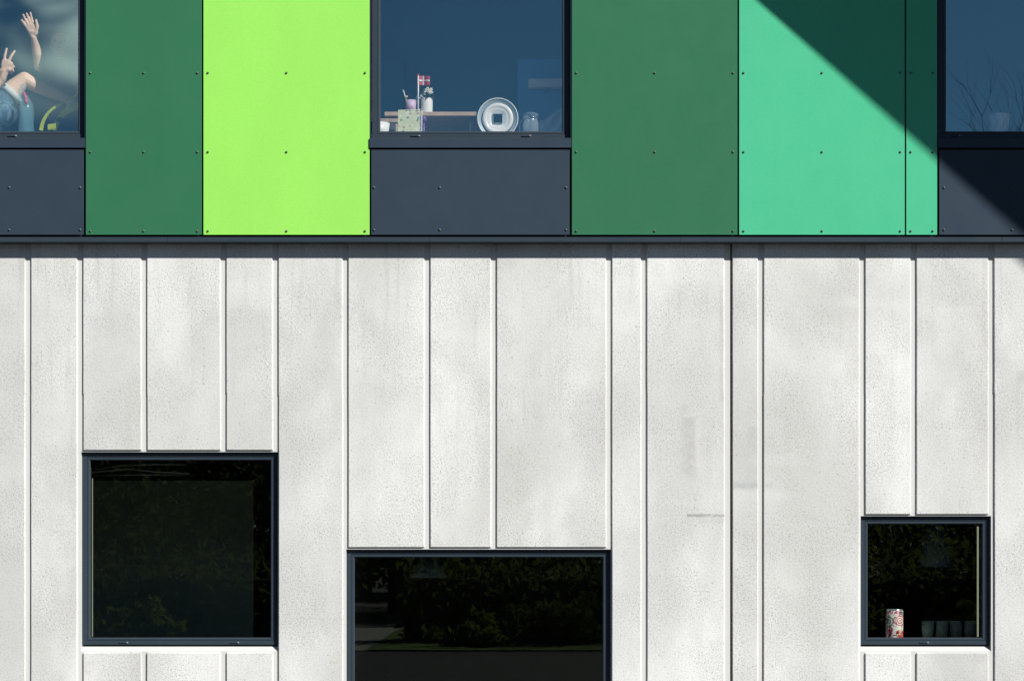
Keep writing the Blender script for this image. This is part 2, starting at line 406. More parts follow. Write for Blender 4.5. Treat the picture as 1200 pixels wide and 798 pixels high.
mb.build('joint_sealant', M['sealant'], B)

# --- windows
def ring(mb, x0, x1, z0, z1, wl, wr, wt, wb, y0, y1, bev=.0022):
    """mitred frame ring with a small bevel on its front arrises"""
    o = [(x0, z0), (x1, z0), (x1, z1), (x0, z1)]; i = [(x0+wl, z0+wb), (x1-wr, z0+wb), (x1-wr, z1-wt), (x0+wl, z1-wt)]
    e = bev; ob = [(x0+e, z0+e), (x1-e, z0+e), (x1-e, z1-e), (x0+e, z1-e)]
    ib = [(i[0][0]-e, i[0][1]-e), (i[1][0]+e, i[1][1]-e), (i[2][0]+e, i[2][1]+e), (i[3][0]-e, i[3][1]+e)]
    loops = [[(p[0], y1, p[1]) for p in o], [(p[0], y0+e, p[1]) for p in o], [(p[0], y0, p[1]) for p in ob],
             [(p[0], y0, p[1]) for p in ib], [(p[0], y0+e, p[1]) for p in i], [(p[0], y1, p[1]) for p in i]]
    for a in range(5):
        for k in range(4):
            q = (k+1) % 4
            mb.face([loops[a][k], loops[a][q], loops[a+1][q], loops[a+1][k]])
def window(x0, x1, z0, z1, yf, gl, caps, label, fr=(8.7, 9.2, 9.2, 8.5), sc=None):
    u = U*(k_(yf)); wl, wr, wt, wb = [q*u for q in fr]
    o1 = .60
    mb = MB(); ring(mb, x0, x1, z0, z1, wl*o1, wr*o1, wt*o1, wb*o1, yf, yf+.075)
    wdw = mb.build('window', M['frame'], B, origin=((x0+x1)/2, yf, z0)); wdw['label'] = label
    mb = MB(); ring(mb, x0+wl*o1+.0006, x1-wr*o1-.0006, z0+wb*o1+.0006, z1-wt*o1-.0006, wl*(.92-o1), wr*(.92-o1), wt*(.92-o1), wb*(.92-o1), yf+.0035, yf+.07)
    mb.build('sash', M['frame'], wdw)
    mb = MB(); ring(mb, x0+wl*.92-.001, x1-wr*.92+.001, z0+wb*.92-.001, z1-wt*.92+.001, wl*.09, wr*.09, wt*.09, wb*.09, yf+.009, yf+.03, .0008)
    mb.build('glazing_bead', M['cap2'], wdw)
    mb = MB(); yg = yf+.022
    mb.face([(x0+wl*.9, yg, z0+wb*.9), (x1-wr*.9, yg, z0+wb*.9), (x1-wr*.9, yg, z1-wt*.9), (x0+wl*.9, yg, z1-wt*.9)])
    mb.build('pane', gl, wdw, fix=False)
    for c in caps:
        mb = MB(); cx = X(c, yf); zc = z0+wb*.32; L = 5.2*u
        mb.box(cx-L, cx+L*.62, yf-.007, yf+.002, zc-.004, zc+.005, .0015)
        cpo = mb.build('drain_cap', M['frame'], wdw)
        mb = MB(); mb.box(cx+L*.64, cx+L, yf-.0085, yf+.002, zc-.0035, zc+.0055, .0018)  # paler right end: sun highlight put into the cap colour
        mb.build('drain_cap', M['cap'], wdw)
    return wdw
M['cap2'] = paint('bead_paint', (.07, .085, .105), .35)
lowcaps = [[145, 275], [480, 640], [1083]]
lowlab = ['square window in the concrete at left', 'wide low window in the concrete, cut off by the bottom edge', 'small square window in the concrete at right']
for q, (a, b, t, bt, s) in enumerate(LOW):
    wdw = window(X(a+.5), X(b)-.001, Z(bt-1.3), Z(t)-.001, YF, M['glass_low'], lowcaps[q], lowlab[q])
    if q != 1:
        px = 105.3 if q == 0 else 1147.6; wdt = .9 if q == 0 else 2.0; t_ = 560 if q == 0 else 616
        mb = MB(); mb.box(X(px), X(px+wdt), YF+.026, YF+.036, Z(746.2), Z(t_))
        mb.build('glazing_spacer', mat('spacer_cream', (.30, .30, .22), .6), wdw)
# upper windows: openings (px) at the cladding plane
YC = -.085                    # face of the cladding
YU = -.040                    # front of the upper frames
UP = [(-605, -371), (-135, 99.3), (434, 668.8), (1099.6, 1335), (1570, 1805)]
def XC(p): return X(p, YC)
def ZC(p): return Z(p, YC)
zs_u, zt_u = ZC(161.2), ZC(-75)
uplab = ['upper window beyond the left edge', 'upper window at top left with children waving behind it', 'upper window above the middle, with craft things on its ledge', 'shaded upper window at top right', 'upper window beyond the right edge']
upcaps = [[-500, -420], [-90, 14.5], [487, 617], [1120, 1250], [1620, 1750]]
holes_u = []
for q, (a, b) in enumerate(UP):
    x0, x1 = XC(a), XC(b); holes_u.append((x0, x1, zs_u-.004, zt_u))
    wdw = window(x0+.007, x1-.002, zs_u+.002, zt_u-.003, YU, M['glass_up'], upcaps[q], uplab[q], fr=(9.8, 9.4, 9.2, 8.6))
    # sheet metal reveal
    mb = MB(); d = .03
    for xx, s in ((x0, 1), (x1, -1)):
        mb.box(min(xx, xx+s*-.003), max(xx, xx+s*-.003), YC+.004, .03, zs_u-.004, zt_u)
    mb.box(x0, x1, YC+.004, .03, zt_u, zt_u+.003)
    mb.build('reveal', M['navy'], wdw)
    # sill flashing: a folded sheet with a sloping top and a front lip
    mb = MB(); zt, zb = ZC(162.4), ZC(173.6); yl = YC-.012
    mb.face([(x0-.004, yl, zb), (x1+.004, yl, zb), (x1+.004, yl, zt-.002), (x0-.004, yl, zt-.002)])
    mb.face([(x0-.004, yl, zt-.002), (x1+.004, yl, zt-.002), (x1+.004, yl+.002, zt), (x0-.004, yl+.002, zt)])
    mb.face([(x0-.004, yl+.002, zt), (x1+.004, yl+.002, zt), (x1+.004, YU+.012, zt+.006), (x0-.004, YU+.012, zt+.006)])
    mb.face([(x0-.004, yl, zb), (x0-.004, YC+.03, zb), (x1+.004, YC+.03, zb), (x1+.004, yl, zb)])
    for xx in (x0-.004, x1+.004): mb.face([(xx, yl, zb), (xx, yl, zt-.002), (xx, yl+.002, zt), (xx, YU+.012, zt+.006), (xx, YC+.03, zb)])
    mb.build('sill', M['navy'], wdw)

# --- cladding panels
rv = MB(); rv.lathe([(.0001, -.0095), (.004, -.0088), (.0068, -.0062), (.0082, -.0028), (.0086, .001)], (0, 0, 0), 'Y', 12)
rmesh = rv.mesh('rivet', M['steel'], True)
def cladding(px0, px1, py0, py1, m, label=None, cols=None, rows=None):
    x0, x1, z0, z1 = XC(px0), XC(px1), ZC(py1), ZC(py0)
    mb = MB(); mb.box(x0, x1, YC, YC+.008, z0, z1, .0012)
    o = mb.build('cladding_panel', m, B, origin=((x0+x1)/2, YC, z0))
    if label: o['label'] = label
    if cols is None:
        cols = [px0+5.2, px1-5.2] if px1-px0 < 60 else [px0+5.2, (px0+px1)/2, px1-5.2]
    wl = world_loc(o)
    for c in cols:
        for r_ in rows:
            if py0+2 < r_ < py1-1:
                rr = bpy.data.objects.new('rivet', rmesh); COL.objects.link(rr); rr.parent = o
                rr.location = Vector((XC(c), YC, ZC(r_))) - wl
rowsA = [271-92.6*i for i in range(4)]; rowsB = [-92 - 92.6*i for i in range(4)]
PB = 275.3
seq = [(-700, -607, 'mint', ''), (-369.5, -180, 'lime', ''), (-178.2, -136.6, 'green', ''),
       (100.6, 236.4, 'green', 'dark green panel beside the upper left window'), (238.4, 433, 'lime', 'bright lime green panel'),
       (670.2, 864.2, 'green', 'wide dark green panel right of the middle window'), (866.2, 1060.2, 'mint', 'wide mint green panel crossed by the slanting shadow'),
       (1062, 1098.2, 'mint', 'narrow mint green strip panel'), (1336.5, 1530, 'lime', ''), (1532, 1568.5, 'green', ''), (1806.5, 1900, 'mint', '')]
for (a, b, c, lb) in seq:
    cladding(a, b, -77, PB, M[c], lb or None, rows=rowsA)
    cladding(a, b, -425, -79, M[c], None, rows=rowsB)
nl = {1: 'navy panel below the upper left window', 2: 'navy panel below the middle upper window', 3: 'navy panel below the right upper window, crossed by shadow'}
for q, (a, b) in enumerate(UP):
    cols = [a+4.5, (a+b)/2-.0, b-5.2] if q != 1 else [a+4.5, 11, b-5.2]
    if q == 3: cols = [a+6.5, 1186, 1262, b-5]
    if q == 2: cols = [438.5, 515.5, 592, 663.5] if False else [438.5, 515.5, 663.5]
    cladding(a+1, b-1.2, 175.8, PB, M['navy'], nl.get(q), cols=cols, rows=[220, 269.5])
    cladding(a+1, b-1.2, -425, -79, M['navy'], None, rows=rowsB)
mb = MB(); plane_with_holes(mb, XL-.02, XR+.02, ZC(278), ZC(-430), -.045, holes_u); mb.build('backing_sheet', M['black'], B)
# bottom edge flashing in lengths
segs = [-700, -290, 196, 503, 797, 1174, 1560, 1902]
for i in range(len(segs)-1):
    a, b = X(segs[i], -.1)+.0008, X(segs[i+1], -.1)-.0008
    mb = MB(); mb.box(a, b, -.100, .004, Z(283.6, -.1), Z(277.9, -.1), .0012)
    mb.build('edge_flashing', M['frame'], B)
# parapet, roof, end walls, back
ZR = ZC(-430)
mb = MB(); mb.box(XL-.05, XR+.05, -.13, .35, ZR, ZR+.06, .004); mb.build('parapet_cap', M['frame'], B)
mb = MB(); mb.box(XL, XR, .31, 9.0, ZR-.4, ZR-.1); mb.build('roof', M['roof'], B)
mb = MB(); mb.box(XL-.02, XL, -.05, 9.0, 0, ZR); mb.build('end_wall', M['green'], B)
mb = MB(); mb.box(XR, XR+.02, -.05, 9.0, 0, ZR); mb.build('end_wall', M['green'], B)
mb = MB(); mb.box(XL, XR, 9.0, 9.2, 0, ZR); mb.build('rear_wall', M['base'], B)
# inside: linings, floors, partitions
FLU, CEL = 4.05, 3.45
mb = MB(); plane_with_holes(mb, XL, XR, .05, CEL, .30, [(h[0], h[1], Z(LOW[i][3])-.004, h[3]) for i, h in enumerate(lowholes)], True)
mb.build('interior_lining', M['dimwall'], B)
mb = MB(); hu = [(h[0]-.001, h[1]+.001, h[2]-.02, h[3]) for h in holes_u]
plane_with_holes(mb, XL, XR, FLU, ZR-.42, .30, hu, True)
for h in hu:
    for xx in (h[0]-.001, h[1]+.001): mb.face([(xx, .03, h[2]), (xx, .30, h[2]), (xx, .30, h[3]), (xx, .03, h[3])])
    mb.face([(h[0], .03, h[3]), (h[1], .03, h[3]), (h[1], .30, h[3]), (h[0], .30, h[3])])
    mb.face([(h[0], .0, h[2]), (h[1], .0, h[2]), (h[1], .30, h[2]), (h[0], .30, h[2])])
mb.build('interior_lining', M['plaster'], B)
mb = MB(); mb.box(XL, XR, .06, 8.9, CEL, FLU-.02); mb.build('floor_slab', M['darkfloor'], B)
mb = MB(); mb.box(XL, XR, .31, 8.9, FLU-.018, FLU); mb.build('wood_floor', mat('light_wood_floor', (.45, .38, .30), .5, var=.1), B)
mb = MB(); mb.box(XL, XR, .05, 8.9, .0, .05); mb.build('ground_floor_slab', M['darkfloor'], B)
mb = MB(); mb.box(XL, XR, .31, 8.9, 6.55, 6.6); mb.build('ceiling', M['plaster'], B)
for (xx, z0, z1, m) in ((-1.32, .05, CEL, 'dimwall'), (1.6, .05, CEL, 'dimwall'), (-1.6, FLU, 6.55, 'plaster'), (1.9, FLU, 6.55, 'plaster')):
    mb = MB(); mb.box(xx-.06, xx+.06, .301, (6.0 if z0 < 1 else 2.695), z0+.002, z1-.002); mb.build('partition_wall', M[m], B)
mb = MB(); mb.box(XL, XR, 6.0, 6.1, .05, CEL); mb.build('interior_wall', M['dimwall'], B)
M['bluewall'] = mat('blue_room_wall', (.17, .55, .82), .9, var=.05)
mb = MB(); mb.box(XL, XR, 2.7, 2.8, FLU+.002, 6.55); mb.build('interior_wall', M['bluewall'], B)
# window boards
for q, (a, b, t, bt, s) in enumerate(LOW):
    mb = MB(); mb.box(X(a)+.003, X(b)-.003, YF+.076, .46, Z(bt)+.004, Z(bt)+.034, .003); mb.build('window_board', M['board'], B)
for q, (a, b) in enumerate(UP):
    mb = MB(); dd = .50 if q != 1 else .78
    mb.box(XC(a)+.003, XC(b)-.003, YU+.076, .50, zs_u-.01, zs_u+.026, .003); mb.build('window_board', M['board'], B)
SU = zs_u+.026               # top of the upper window boards
SL = Z(757)+.034             # top of the lower window boards (outer two)

# --- added unseen slab up right, shaped so its edge throws the slanting shadow
A_ = P(885, 0, YC); B_ = P(1200, 279, YC)
tA, tB = 1.5, 3.9; sv = Vector((1, -1, 1)) if abs(SUN_AZ-45) < .1 else SDIR/abs(SDIR.y)
A3 = A_ + sv*tA; B3 = B_ + sv*tB; ed = (B3-A3)
def edge_at(y): return A3 + ed*((y-A3.y)/ed.y)
e0 = edge_at(-.14); e1 = edge_at(-9.0)
slope = (B3.z-A3.z)/(A3.y-B3.y)
XE = 17.0
def cz(y): return e0.z + (-.14-y)*slope
top = .22
mb = MB(); c = [e0, e1, Vector((XE, -9, cz(-9))), Vector((XE, -.14, e0.z))]
tp = [p+Vector((0, 0, top)) for p in c]
mb.face(c); mb.face(tp)
for i in range(4): j = (i+1) % 4; mb.face([c[i], c[j], tp[j], tp[i]])
mb.build('shadow_slab', M['roof'], B)
for xx in (13.5, 16.5):
    mb = MB(); mb.tube([(xx, -7.4, 0), (xx, -7.4, cz(-7.4))], .09, 16); mb.build('shadow_slab_column', M['frame'], B)  # unseen columns added to carry the shadow-casting slab

# ------------------------------------------------------------------ trees and hedge across the road (seen mirrored in the panes)
def leaf_mat(name, c):
    m = mat(name, c, .7, var=.35, vscale=1.5); n = m.node_tree; b = n.nodes['Principled BSDF']
    tl = n.nodes.new('ShaderNodeBsdfTranslucent'); tl.inputs[0].default_value = (c[0]*1.3, c[1]*1.3, c[2]*.9, 1)
    mx_ = n.nodes.new('ShaderNodeMixShader'); mx_.inputs[0].default_value = .45
    n.links.new(b.outputs[0], mx_.inputs[1]); n.links.new(tl.outputs[0], mx_.inputs[2]); n.links.new(mx_.outputs[0], n.nodes['Material Output'].inputs[0]); return m
ML = [leaf_mat('leaf_green', (.09, .12, .03)), leaf_mat('leaf_dark', (.075, .09, .03)), leaf_mat('leaf_yellow', (.12, .15, .025))]
M['bark'] = mat('bark', (.07, .055, .04), .9, var=.3)
def branches(mb, p, d, L, r, lv, rnd, tips, fine=False):
    n = 4; pts = [p]; rr = [r]; q = Vector(p); dd = Vector(d)
    for i in range(n):
        dd = (dd + Vector((rnd.uniform(-.16, .16), rnd.uniform(-.16, .16), rnd.uniform(-.06, .12)))).normalized()
        q = q + dd*L/n; pts.append(q.copy()); rr.append(r*(1-.45*(i+1)/n))
    mb.tube(pts, rr, 7 if lv > 2 else 4)
    if lv == 0: tips.append(q); return
    for k in range(rnd.choice((3, 4)) if fine else rnd.choice((2, 3, 3))):
        a = rnd.uniform(0, 6.28); t = rnd.uniform(.45, .95)
        s = Vector((math.cos(a), math.sin(a), .1)); nd = (dd*(1-t*.6) + s*t*.75 + Vector((0, 0, .18))).normalized()
        st = pts[rnd.choice((2, 3, 4, 4))]
        branches(mb, st, nd, L*rnd.uniform(.62, .82), r*.5, lv-1, rnd, tips, fine)
def leaves(rnd, tips, n, spread, size):
    vs, fs = [], []
    for i in range(n):
        c = rnd.choice(tips) + Vector((rnd.gauss(0, spread), rnd.gauss(0, spread), rnd.gauss(0, spread*.7)))
        u = Vector((rnd.gauss(0, 1), rnd.gauss(0, 1), rnd.gauss(0, 1))).normalized(); v = u.orthogonal().normalized(); s = size*rnd.uniform(.6, 1.3)
        k = len(vs); vs += [c-u*s, c+v*s*.5, c+u*s, c-v*s*.5]; fs.append((k, k+1, k+2, k+3))
    return vs, fs
def make_tree(loc, H, seed, m, label, leafy=True):
    rnd = random.Random(seed)
    t = thing('tree' if leafy else 'bare_tree', loc, label, 'tree', 'trees across the road')
    mb = MB(); tips = []; branches(mb, Vector((0, 0, 0)), Vector((0, 0, 1)), H*.36, H*.028 if leafy else .16, 4 if leafy else 6, rnd, tips, not leafy)
    tr = mb.build('trunk', M['bark'], None, fix=False); tr.parent = t
    if leafy:
        low = [Vector((rnd.gauss(0, H*.2), rnd.gauss(0, H*.2), rnd.uniform(.12, .6)*H)) for _ in range(60)]
        vs, fs = leaves(rnd, tips+low, 7000, H*.05, .13)
        cb = MB(); cb.add(vs, fs); cr = cb.build('crown', m, None, fix=False); cr.parent = t
    return t
T1 = make_tree((-9.5, -36, 0), 9, 11, ML[0], 'broad leafy tree across the road, leftmost behind the hedge')
T2 = make_tree((-3.0, -38, 0), 9.5, 12, ML[1], 'dark dense tree across the road')
T3 = make_tree((2.5, -36.5, 0), 8.5, 13, ML[2], 'yellow green leafy tree across the road')
spots = [(T2, (-15, -37)), (T1, (8, -38)), (T2, (13.5, -36)), (T3, (-6.5, -33.5)), (T1, (19, -38)), (T2, (-21, -36)), (T1, (5.5, -40)), (T2, (-11.5, -40)), (T3, (24, -37)), (T1, (-27, -38)), (T2, (0, -42)), (T2, (-3.9, -31))]
for i, (t, (x, y)) in enumerate(spots):
    c = dup(t, (x, y, 0), t['label'].split(',')[0] + ', %s from the left behind the hedge' % ['second', 'eighth', 'ninth', 'fourth', 'tenth', 'third', 'seventh', 'fifth', 'last', 'first', 'sixth', 'nearest one, sixth'][i])
    c.rotation_euler = (0, 0, i*1.3)
make_tree((14.0, -30, 0), 12.6, 5, None, 'tall bare tree across the road, dark against the sky', False)
rnd = random.Random(9); vs, fs = [], []
for i in range(26000):
    hx = rnd.uniform(-26, 26)
    if -3.7 < hx < -2.0: continue
    c = Vector((hx, -20.9+rnd.gauss(0, .35), abs(rnd.gauss(.9, .55))*(.8+.3*math.sin(i*.0)) ))
    if c.z > 2.0 + .25*math.sin(c.x*1.7)+.15*math.sin(c.x*4.1): continue
    u = Vector((rnd.gauss(0, 1), rnd.gauss(0, 1), rnd.gauss(0, 1))).normalized(); v = u.orthogonal().normalized(); s = .09*rnd.uniform(.6, 1.4)
    k = len(vs); vs += [c-u*s, c+v*s*.5, c+u*s, c-v*s*.5]; fs.append((k, k+1, k+2, k+3))
hb = MB(); hb.add(vs, fs); hb.box(-26, -3.8, -21.2, -20.8, 0, 1.1, .1); hb.box(-1.9, 26, -21.2, -20.8, 0, 1.1, .1); h = hb.build('hedge', ML[1], None, fix=False)
vs, fs = [], []
for i in range(30000):
    x = rnd.uniform(-75, 75); y = -62+rnd.uniform(-6, 6); top_h = 8.0+1.6*math.sin(x*.23)+.9*math.sin(x*.61+1)
    c = Vector((x, y, top_h*math.sqrt(rnd.random())))
    u = Vector((rnd.gauss(0, 1), rnd.gauss(0, 1), rnd.gauss(0, 1))).normalized(); v = u.orthogonal().normalized(); s = .55*rnd.uniform(.6, 1.4)
    k = len(vs); vs += [c-u*s, c+v*s*.6, c+u*s, c-v*s*.6]; fs.append((k, k+1, k+2, k+3))
wb0 = MB(); wb0.add(vs, fs); wb0.build('distant_wood', ML[1], None, fix=False)['kind'] = 'stuff'
h['label'] = 'long dark clipped hedge across the road'; h['category'] = 'hedge'

for i, (x, y, r0, lb) in enumerate(((-.6, -18.6, .55, 'small round shrub on the lawn nearest the path'), (.9, -19.3, .8, 'broad round shrub on the lawn, middle of the row'), (3.1, -18.4, .5, 'low shrub at the road edge of the lawn'),
                             (5.2, -19.2, .9, 'tallest round shrub on the lawn'), (7.6, -18.7, .6, 'shrub on the lawn furthest from the path'), (-6.2, -18.8, .7, 'shrub on the lawn across the path'))):
    t = thing('shrub', (x, y, 0), lb, 'shrub', 'shrubs along the lawn')
    tips = [Vector((rnd.gauss(0, r0*.45), rnd.gauss(0, r0*.35), abs(rnd.gauss(.35, .3))*r0)) for _ in range(30)]
    vs, fs = leaves(rnd, tips, 1800, r0*.14, .07); cb = MB(); cb.add(vs, fs); cb.build('foliage', ML[i % 3], None, fix=False).parent = t
    mb = MB(); [mb.tube([(0, 0, 0), tuple(tips[k]*.5), tuple(tips[k])], [.03, .02, .01], 5) for k in range(6)]; mb.build('stems', M['bark'], None, fix=False).parent = t

# ------------------------------------------------------------------ things in the upper windows
def sub(parent, mb, name, m, **kw): return mb.build(name, m, parent, **kw)
# --- the table inside and what stands on it
ty = .585; tz = Z(131.2, ty)
T = thing('table', (-1.0, ty+.4, FLU), 'pale birch table with a long front edge behind the notebook', 'table')
tx0, tx1 = X(450.5, ty), X(563, ty)
mb = MB(); mb.box(tx0, tx1, ty, ty+.7, tz-.030, tz, .003); sub(T, mb, 'tabletop', M['wood'])
for xx in (tx0+.06, tx1-.06):
    for yy in (ty+.06, ty+.64):
        mb = MB(); mb.box(xx-.02, xx+.02, yy-.02, yy+.02, FLU, tz-.031, .003); sub(T, mb, 'leg', M['steel'])
# lower bench at the left
by = .52; bz = Z(139.2, by)
T = thing('bench', (-1.1, by+.1, FLU), 'low wooden bench end showing at the left edge of the middle upper window', 'bench')
mb = MB(); mb.box(X(438, by), X(470, by), by, by+.05, bz-.027, bz, .003); sub(T, mb, 'seat', M['wood'])
for xx in (X(441, by), X(466, by)):
    mb = MB(); mb.box(xx-.015, xx+.015, by+.012, by+.04, FLU, bz-.028, .002); sub(T, mb, 'leg', M['wood'])
# pot with white flowers
py_ = .66; pc = (X(500.2, py_), py_, tz)
T = thing('flower_pot', pc, 'white straight sided pot of white flowers on the table beside the flag', 'potted plant')
hp = Z(116, py_)-tz; rp = 7.0*U*k_(py_)
M['china'] = mat('white_china', (.84, .86, .82), .3)
mb = MB(); mb.lathe([(.001, 0), (rp*.94, 0), (rp*.95, .004), (rp, hp-.004), (rp*.98, hp), (rp*.9, hp-.002), (rp*.88, hp-.02), (.001, hp-.02)], pc, n=40); sub(T, mb, 'pot', M['china'])
rnd = random.Random(4)
mb = MB()
for i in range(46):
    a = rnd.uniform(0, 6.28); l = rnd.uniform(.03, .062); e = rnd.uniform(-.1, .8)
    p0 = Vector(pc)+Vector((math.cos(a)*.015, math.sin(a)*.015, hp-.01+rnd.uniform(0, .02)))
    d = Vector((math.cos(a), math.sin(a), e)).normalized(); s = d.cross(Vector((0, 0, 1))).normalized()*l*.26
    mb.face([p0, p0+d*l*.55+s, p0+d*l+Vector((0, 0, -.006)), p0+d*l*.55-s])
sub(T, mb, 'leaves', mat('pot_leaf', (.045, .12, .07), .5), fix=False)
mb = MB(); fl = mat('white_petal', (.80, .80, .72), .6)
for (fx, fz, fr) in ((-5.5, 112, 3.4), (-2, 106.5, 3.6), (2.5, 107.5, 4.0), (5.5, 109.5, 3.4), (1, 104, 3.0), (5, 105.5, 3.2), (-8, 114.5, 2.2), (-3.5, 110, 3)):
    c = Vector((X(500.2+fx, py_), py_+rnd.uniform(-.03, .02), Z(fz, py_))); r = fr*U*.75
    for k in range(6):
        a = k*1.047+fx; d = Vector((math.cos(a), -.35, math.sin(a))).normalized(); s = Vector((-math.sin(a), 0, math.cos(a)))*r*.42
        mb.face([c, c+d*r*.6+s, c+d*r*1.1+Vector((0, .006, 0)), c+d*r*.6-s])
    mb.lathe([(.0005, -.005), (r*.3, -.002), (r*.32, .004), (.0005, .006)], c, 'Y', 8)
sub(T, mb, 'blossoms', fl, fix=False)
# table flag
fy = .60; fx = X(489.9, fy)
T = thing('table_flag', (fx, fy+.02, tz), 'little red flag with a white cross on a white pole, standing between cup and pot', 'flag')
mb = MB(); mb.lathe([(.001, 0), (.028, 0), (.028, .008), (.010, .014), (.001, .014)], (fx, fy+.03, tz), n=24); sub(T, mb, 'base', M['china'])
mb = MB(); mb.lathe([(.001, .01), (.0060, .01), (.0052, Z(88, fy)-tz), (.001, Z(88, fy)-tz)], (fx, fy+.03, tz), n=12); sub(T, mb, 'pole', M['china'])
M['red'] = mat('flag_red', (.50, .045, .075), .6)
mb = MB(); mb.lathe([(.0005, -.008), (.006, -.005), (.007, 0), (.005, .006), (.0005, .008)], (fx, fy+.03, Z(86.6, fy)), n=14); sub(T, mb, 'finial', M['red'])
def flag_sheet(u0, u1, v0, v1, off):
    mb = MB(); x0, x1 = X(491, fy), X(503.6, fy); za, zb = Z(98.6, fy), Z(87.8, fy); n = 14; g_ = []
    for i in range(n+1):
        u = u0+(u1-u0)*i/n; yy = fy+.03+.011*math.sin(u*5.2)+off; dz = -.006*u*u
        g_.append((x0+(x1-x0)*u, yy, dz))
    for i in range(n):
        a, b = g_[i], g_[i+1]
        q = [(a[0], a[1], za+(zb-za)*v0+a[2]), (b[0], b[1], za+(zb-za)*v0+b[2]), (b[0], b[1], za+(zb-za)*v1+b[2]), (a[0], a[1], za+(zb-za)*v1+a[2])]
        mb.face(q, True); mb.face([(p[0], p[1]+.0014-2*off*0, p[2]) for p in q][::-1], True)
    return mb
fo = flag_sheet(0, 1, 0, 1, 0).build('flag', M['red'], T, fix=False)
c1 = flag_sheet(0, 1, .42, .58, -.0012); c2 = flag_sheet(.32, .45, 0, 1, -.0016); c1.add(c2.v, c2.f, True)
c1.build('cross', M['china'], fo, fix=False)
# notebook leaning on the window board
ny_ = .14
T = thing('notebook', (X(480, ny_), ny_, SU), 'pale yellow patterned spiral notebook standing on the ledge', 'notebook')
gm = NG(bpy.data.materials.new('notebook_cover')); geo = gm.N('ShaderNodeTexCoord'); ps = geo.outputs['Object']
vo = gm.N('ShaderNodeTexVoronoi'); vo.inputs['Scale'].default_value = 42; gm.set(vo.inputs['Vector'], ps)
cs = gm.N('ShaderNodeSeparateColor'); gm.set(cs.inputs[0], vo.outputs['Color'])
dot = gm.math('MULTIPLY', gm.rng(vo.outputs['Distance'], .45, .30), gm.rng(cs.outputs[0], .35, .4))
cc = gm.mix(gm.rng(cs.outputs[1], .45, .55), (.07, .16, .20, 1), (.30, .16, .12, 1)); cc = gm.mix(gm.rng(cs.outputs[2], .6, .7), cc, (.75, .76, .72, 1))
gm.set(gm.b.inputs['Base Color'], gm.mix(gm.math('MULTIPLY', dot, .8), gm.mix(gm.rng(gm.noise(ps, 20.), .4, .7), (.55, .60, .36, 1), (.62, .66, .47, 1)), cc))
nx0, nx1 = X(466, ny_), X(491.8, ny_); nz1 = Z(126.2, ny_)
def lean(v): return (v[0], v[1]+(v[2]-SU)*.22, v[2]+(nx1-v[0])*-.04*(v[2]-SU)/(nz1-SU))
mb = MB(); mb.box(nx0, nx1, ny_, ny_+.004, SU+.001, nz1, .001); mb.v = [lean(v) for v in mb.v]; sub(T, mb, 'front_cover', gm.m)
mb = MB(); mb.box(nx0+.002, nx1-.001, ny_+.0045, ny_+.014, SU+.001, nz1-.003); mb.v = [lean(v) for v in mb.v]; sub(T, mb, 'pages', M['china'])
mb = MB()
nn = 15
for i in range(nn):
    z = SU+.008+(nz1-SU-.014)*i/(nn-1); cxx = nx1+.004
    ring_ = [(cxx+.0085*math.cos(a*.628), ny_+.007+.0085*math.sin(a*.628), z+.0005*a) for a in range(10)]
    mb.tube(ring_+[ring_[0]], .0019, 5)
mb.v = [lean(v) for v in mb.v]; sub(T, mb, 'spiral_binding', mat('binding_wire', (.55, .56, .58), .3, .5))
mb = MB(); mb.box(nx1+.0075, nx1+.0165, ny_+.012, ny_+.015, SU+.001, nz1-.002); mb.v = [lean(v) for v in mb.v]; sub(T, mb, 'back_cover', M['china'])
# cup of pens
cy = .62; cc0 = Vector((X(481.5, cy), cy, tz)); hc = Z(118.2, cy)-tz; rc = 6.4*U*k_(cy)
T = thing('pen_cup', cc0, 'pale pink cup holding pens, behind the notebook', 'cup')
pk = NG(bpy.data.materials.new('pink_cup')); wv = pk.N('ShaderNodeTexVoronoi'); wv.inputs['Scale'].default_value = 30
tcx = pk.N('ShaderNodeTexCoord'); pk.set(wv.inputs['Vector'], tcx.outputs['Object'])
pk.set(pk.b.inputs['Base Color'], pk.mix(pk.rng(wv.outputs['Distance'], .25, .15), (.62, .50, .66, 1), (.50, .15, .22, 1)))
mb = MB(); mb.lathe([(.001, 0), (rc*.85, 0), (rc, hc), (rc*.93, hc), (rc*.8, .01), (.001, .01)], cc0, n=32); sub(T, mb, 'cup', pk.m)
def stick(p0, p1, r, m, name='pen', par=None):
    mb = MB(); p0 = Vector(p0); p1 = Vector(p1); d = (p1-p0)
    mb.tube([p0, p0+d*.9, p1], [r, r, r*.35], 8); return mb.build(name, m, par)
bl = mat('pen_blue', (.04, .22, .42), .4); yl_ = mat('pen_yellow', (.65, .60, .20), .5)
stick(cc0+Vector((-.012, 0, .02)), P(472.3, 105.3, cy), .0042, M['china'], par=T)
stick(cc0+Vector((-.01, .01, .02)), P(475.2, 115.0, cy+.01), .0055, yl_, par=T)
stick(cc0+Vector((.004, .012, .02)), P(490.6, 107.5, cy+.015), .0036, bl, par=T)
mb = MB(); q = P(476.6, 113.6, cy-.012); mb.box(q.x-.009, q.x+.009, q.y-.004, q.y+.004, q.z-.007, q.z+.007, .002); sub(T, mb, 'eraser', yl_)
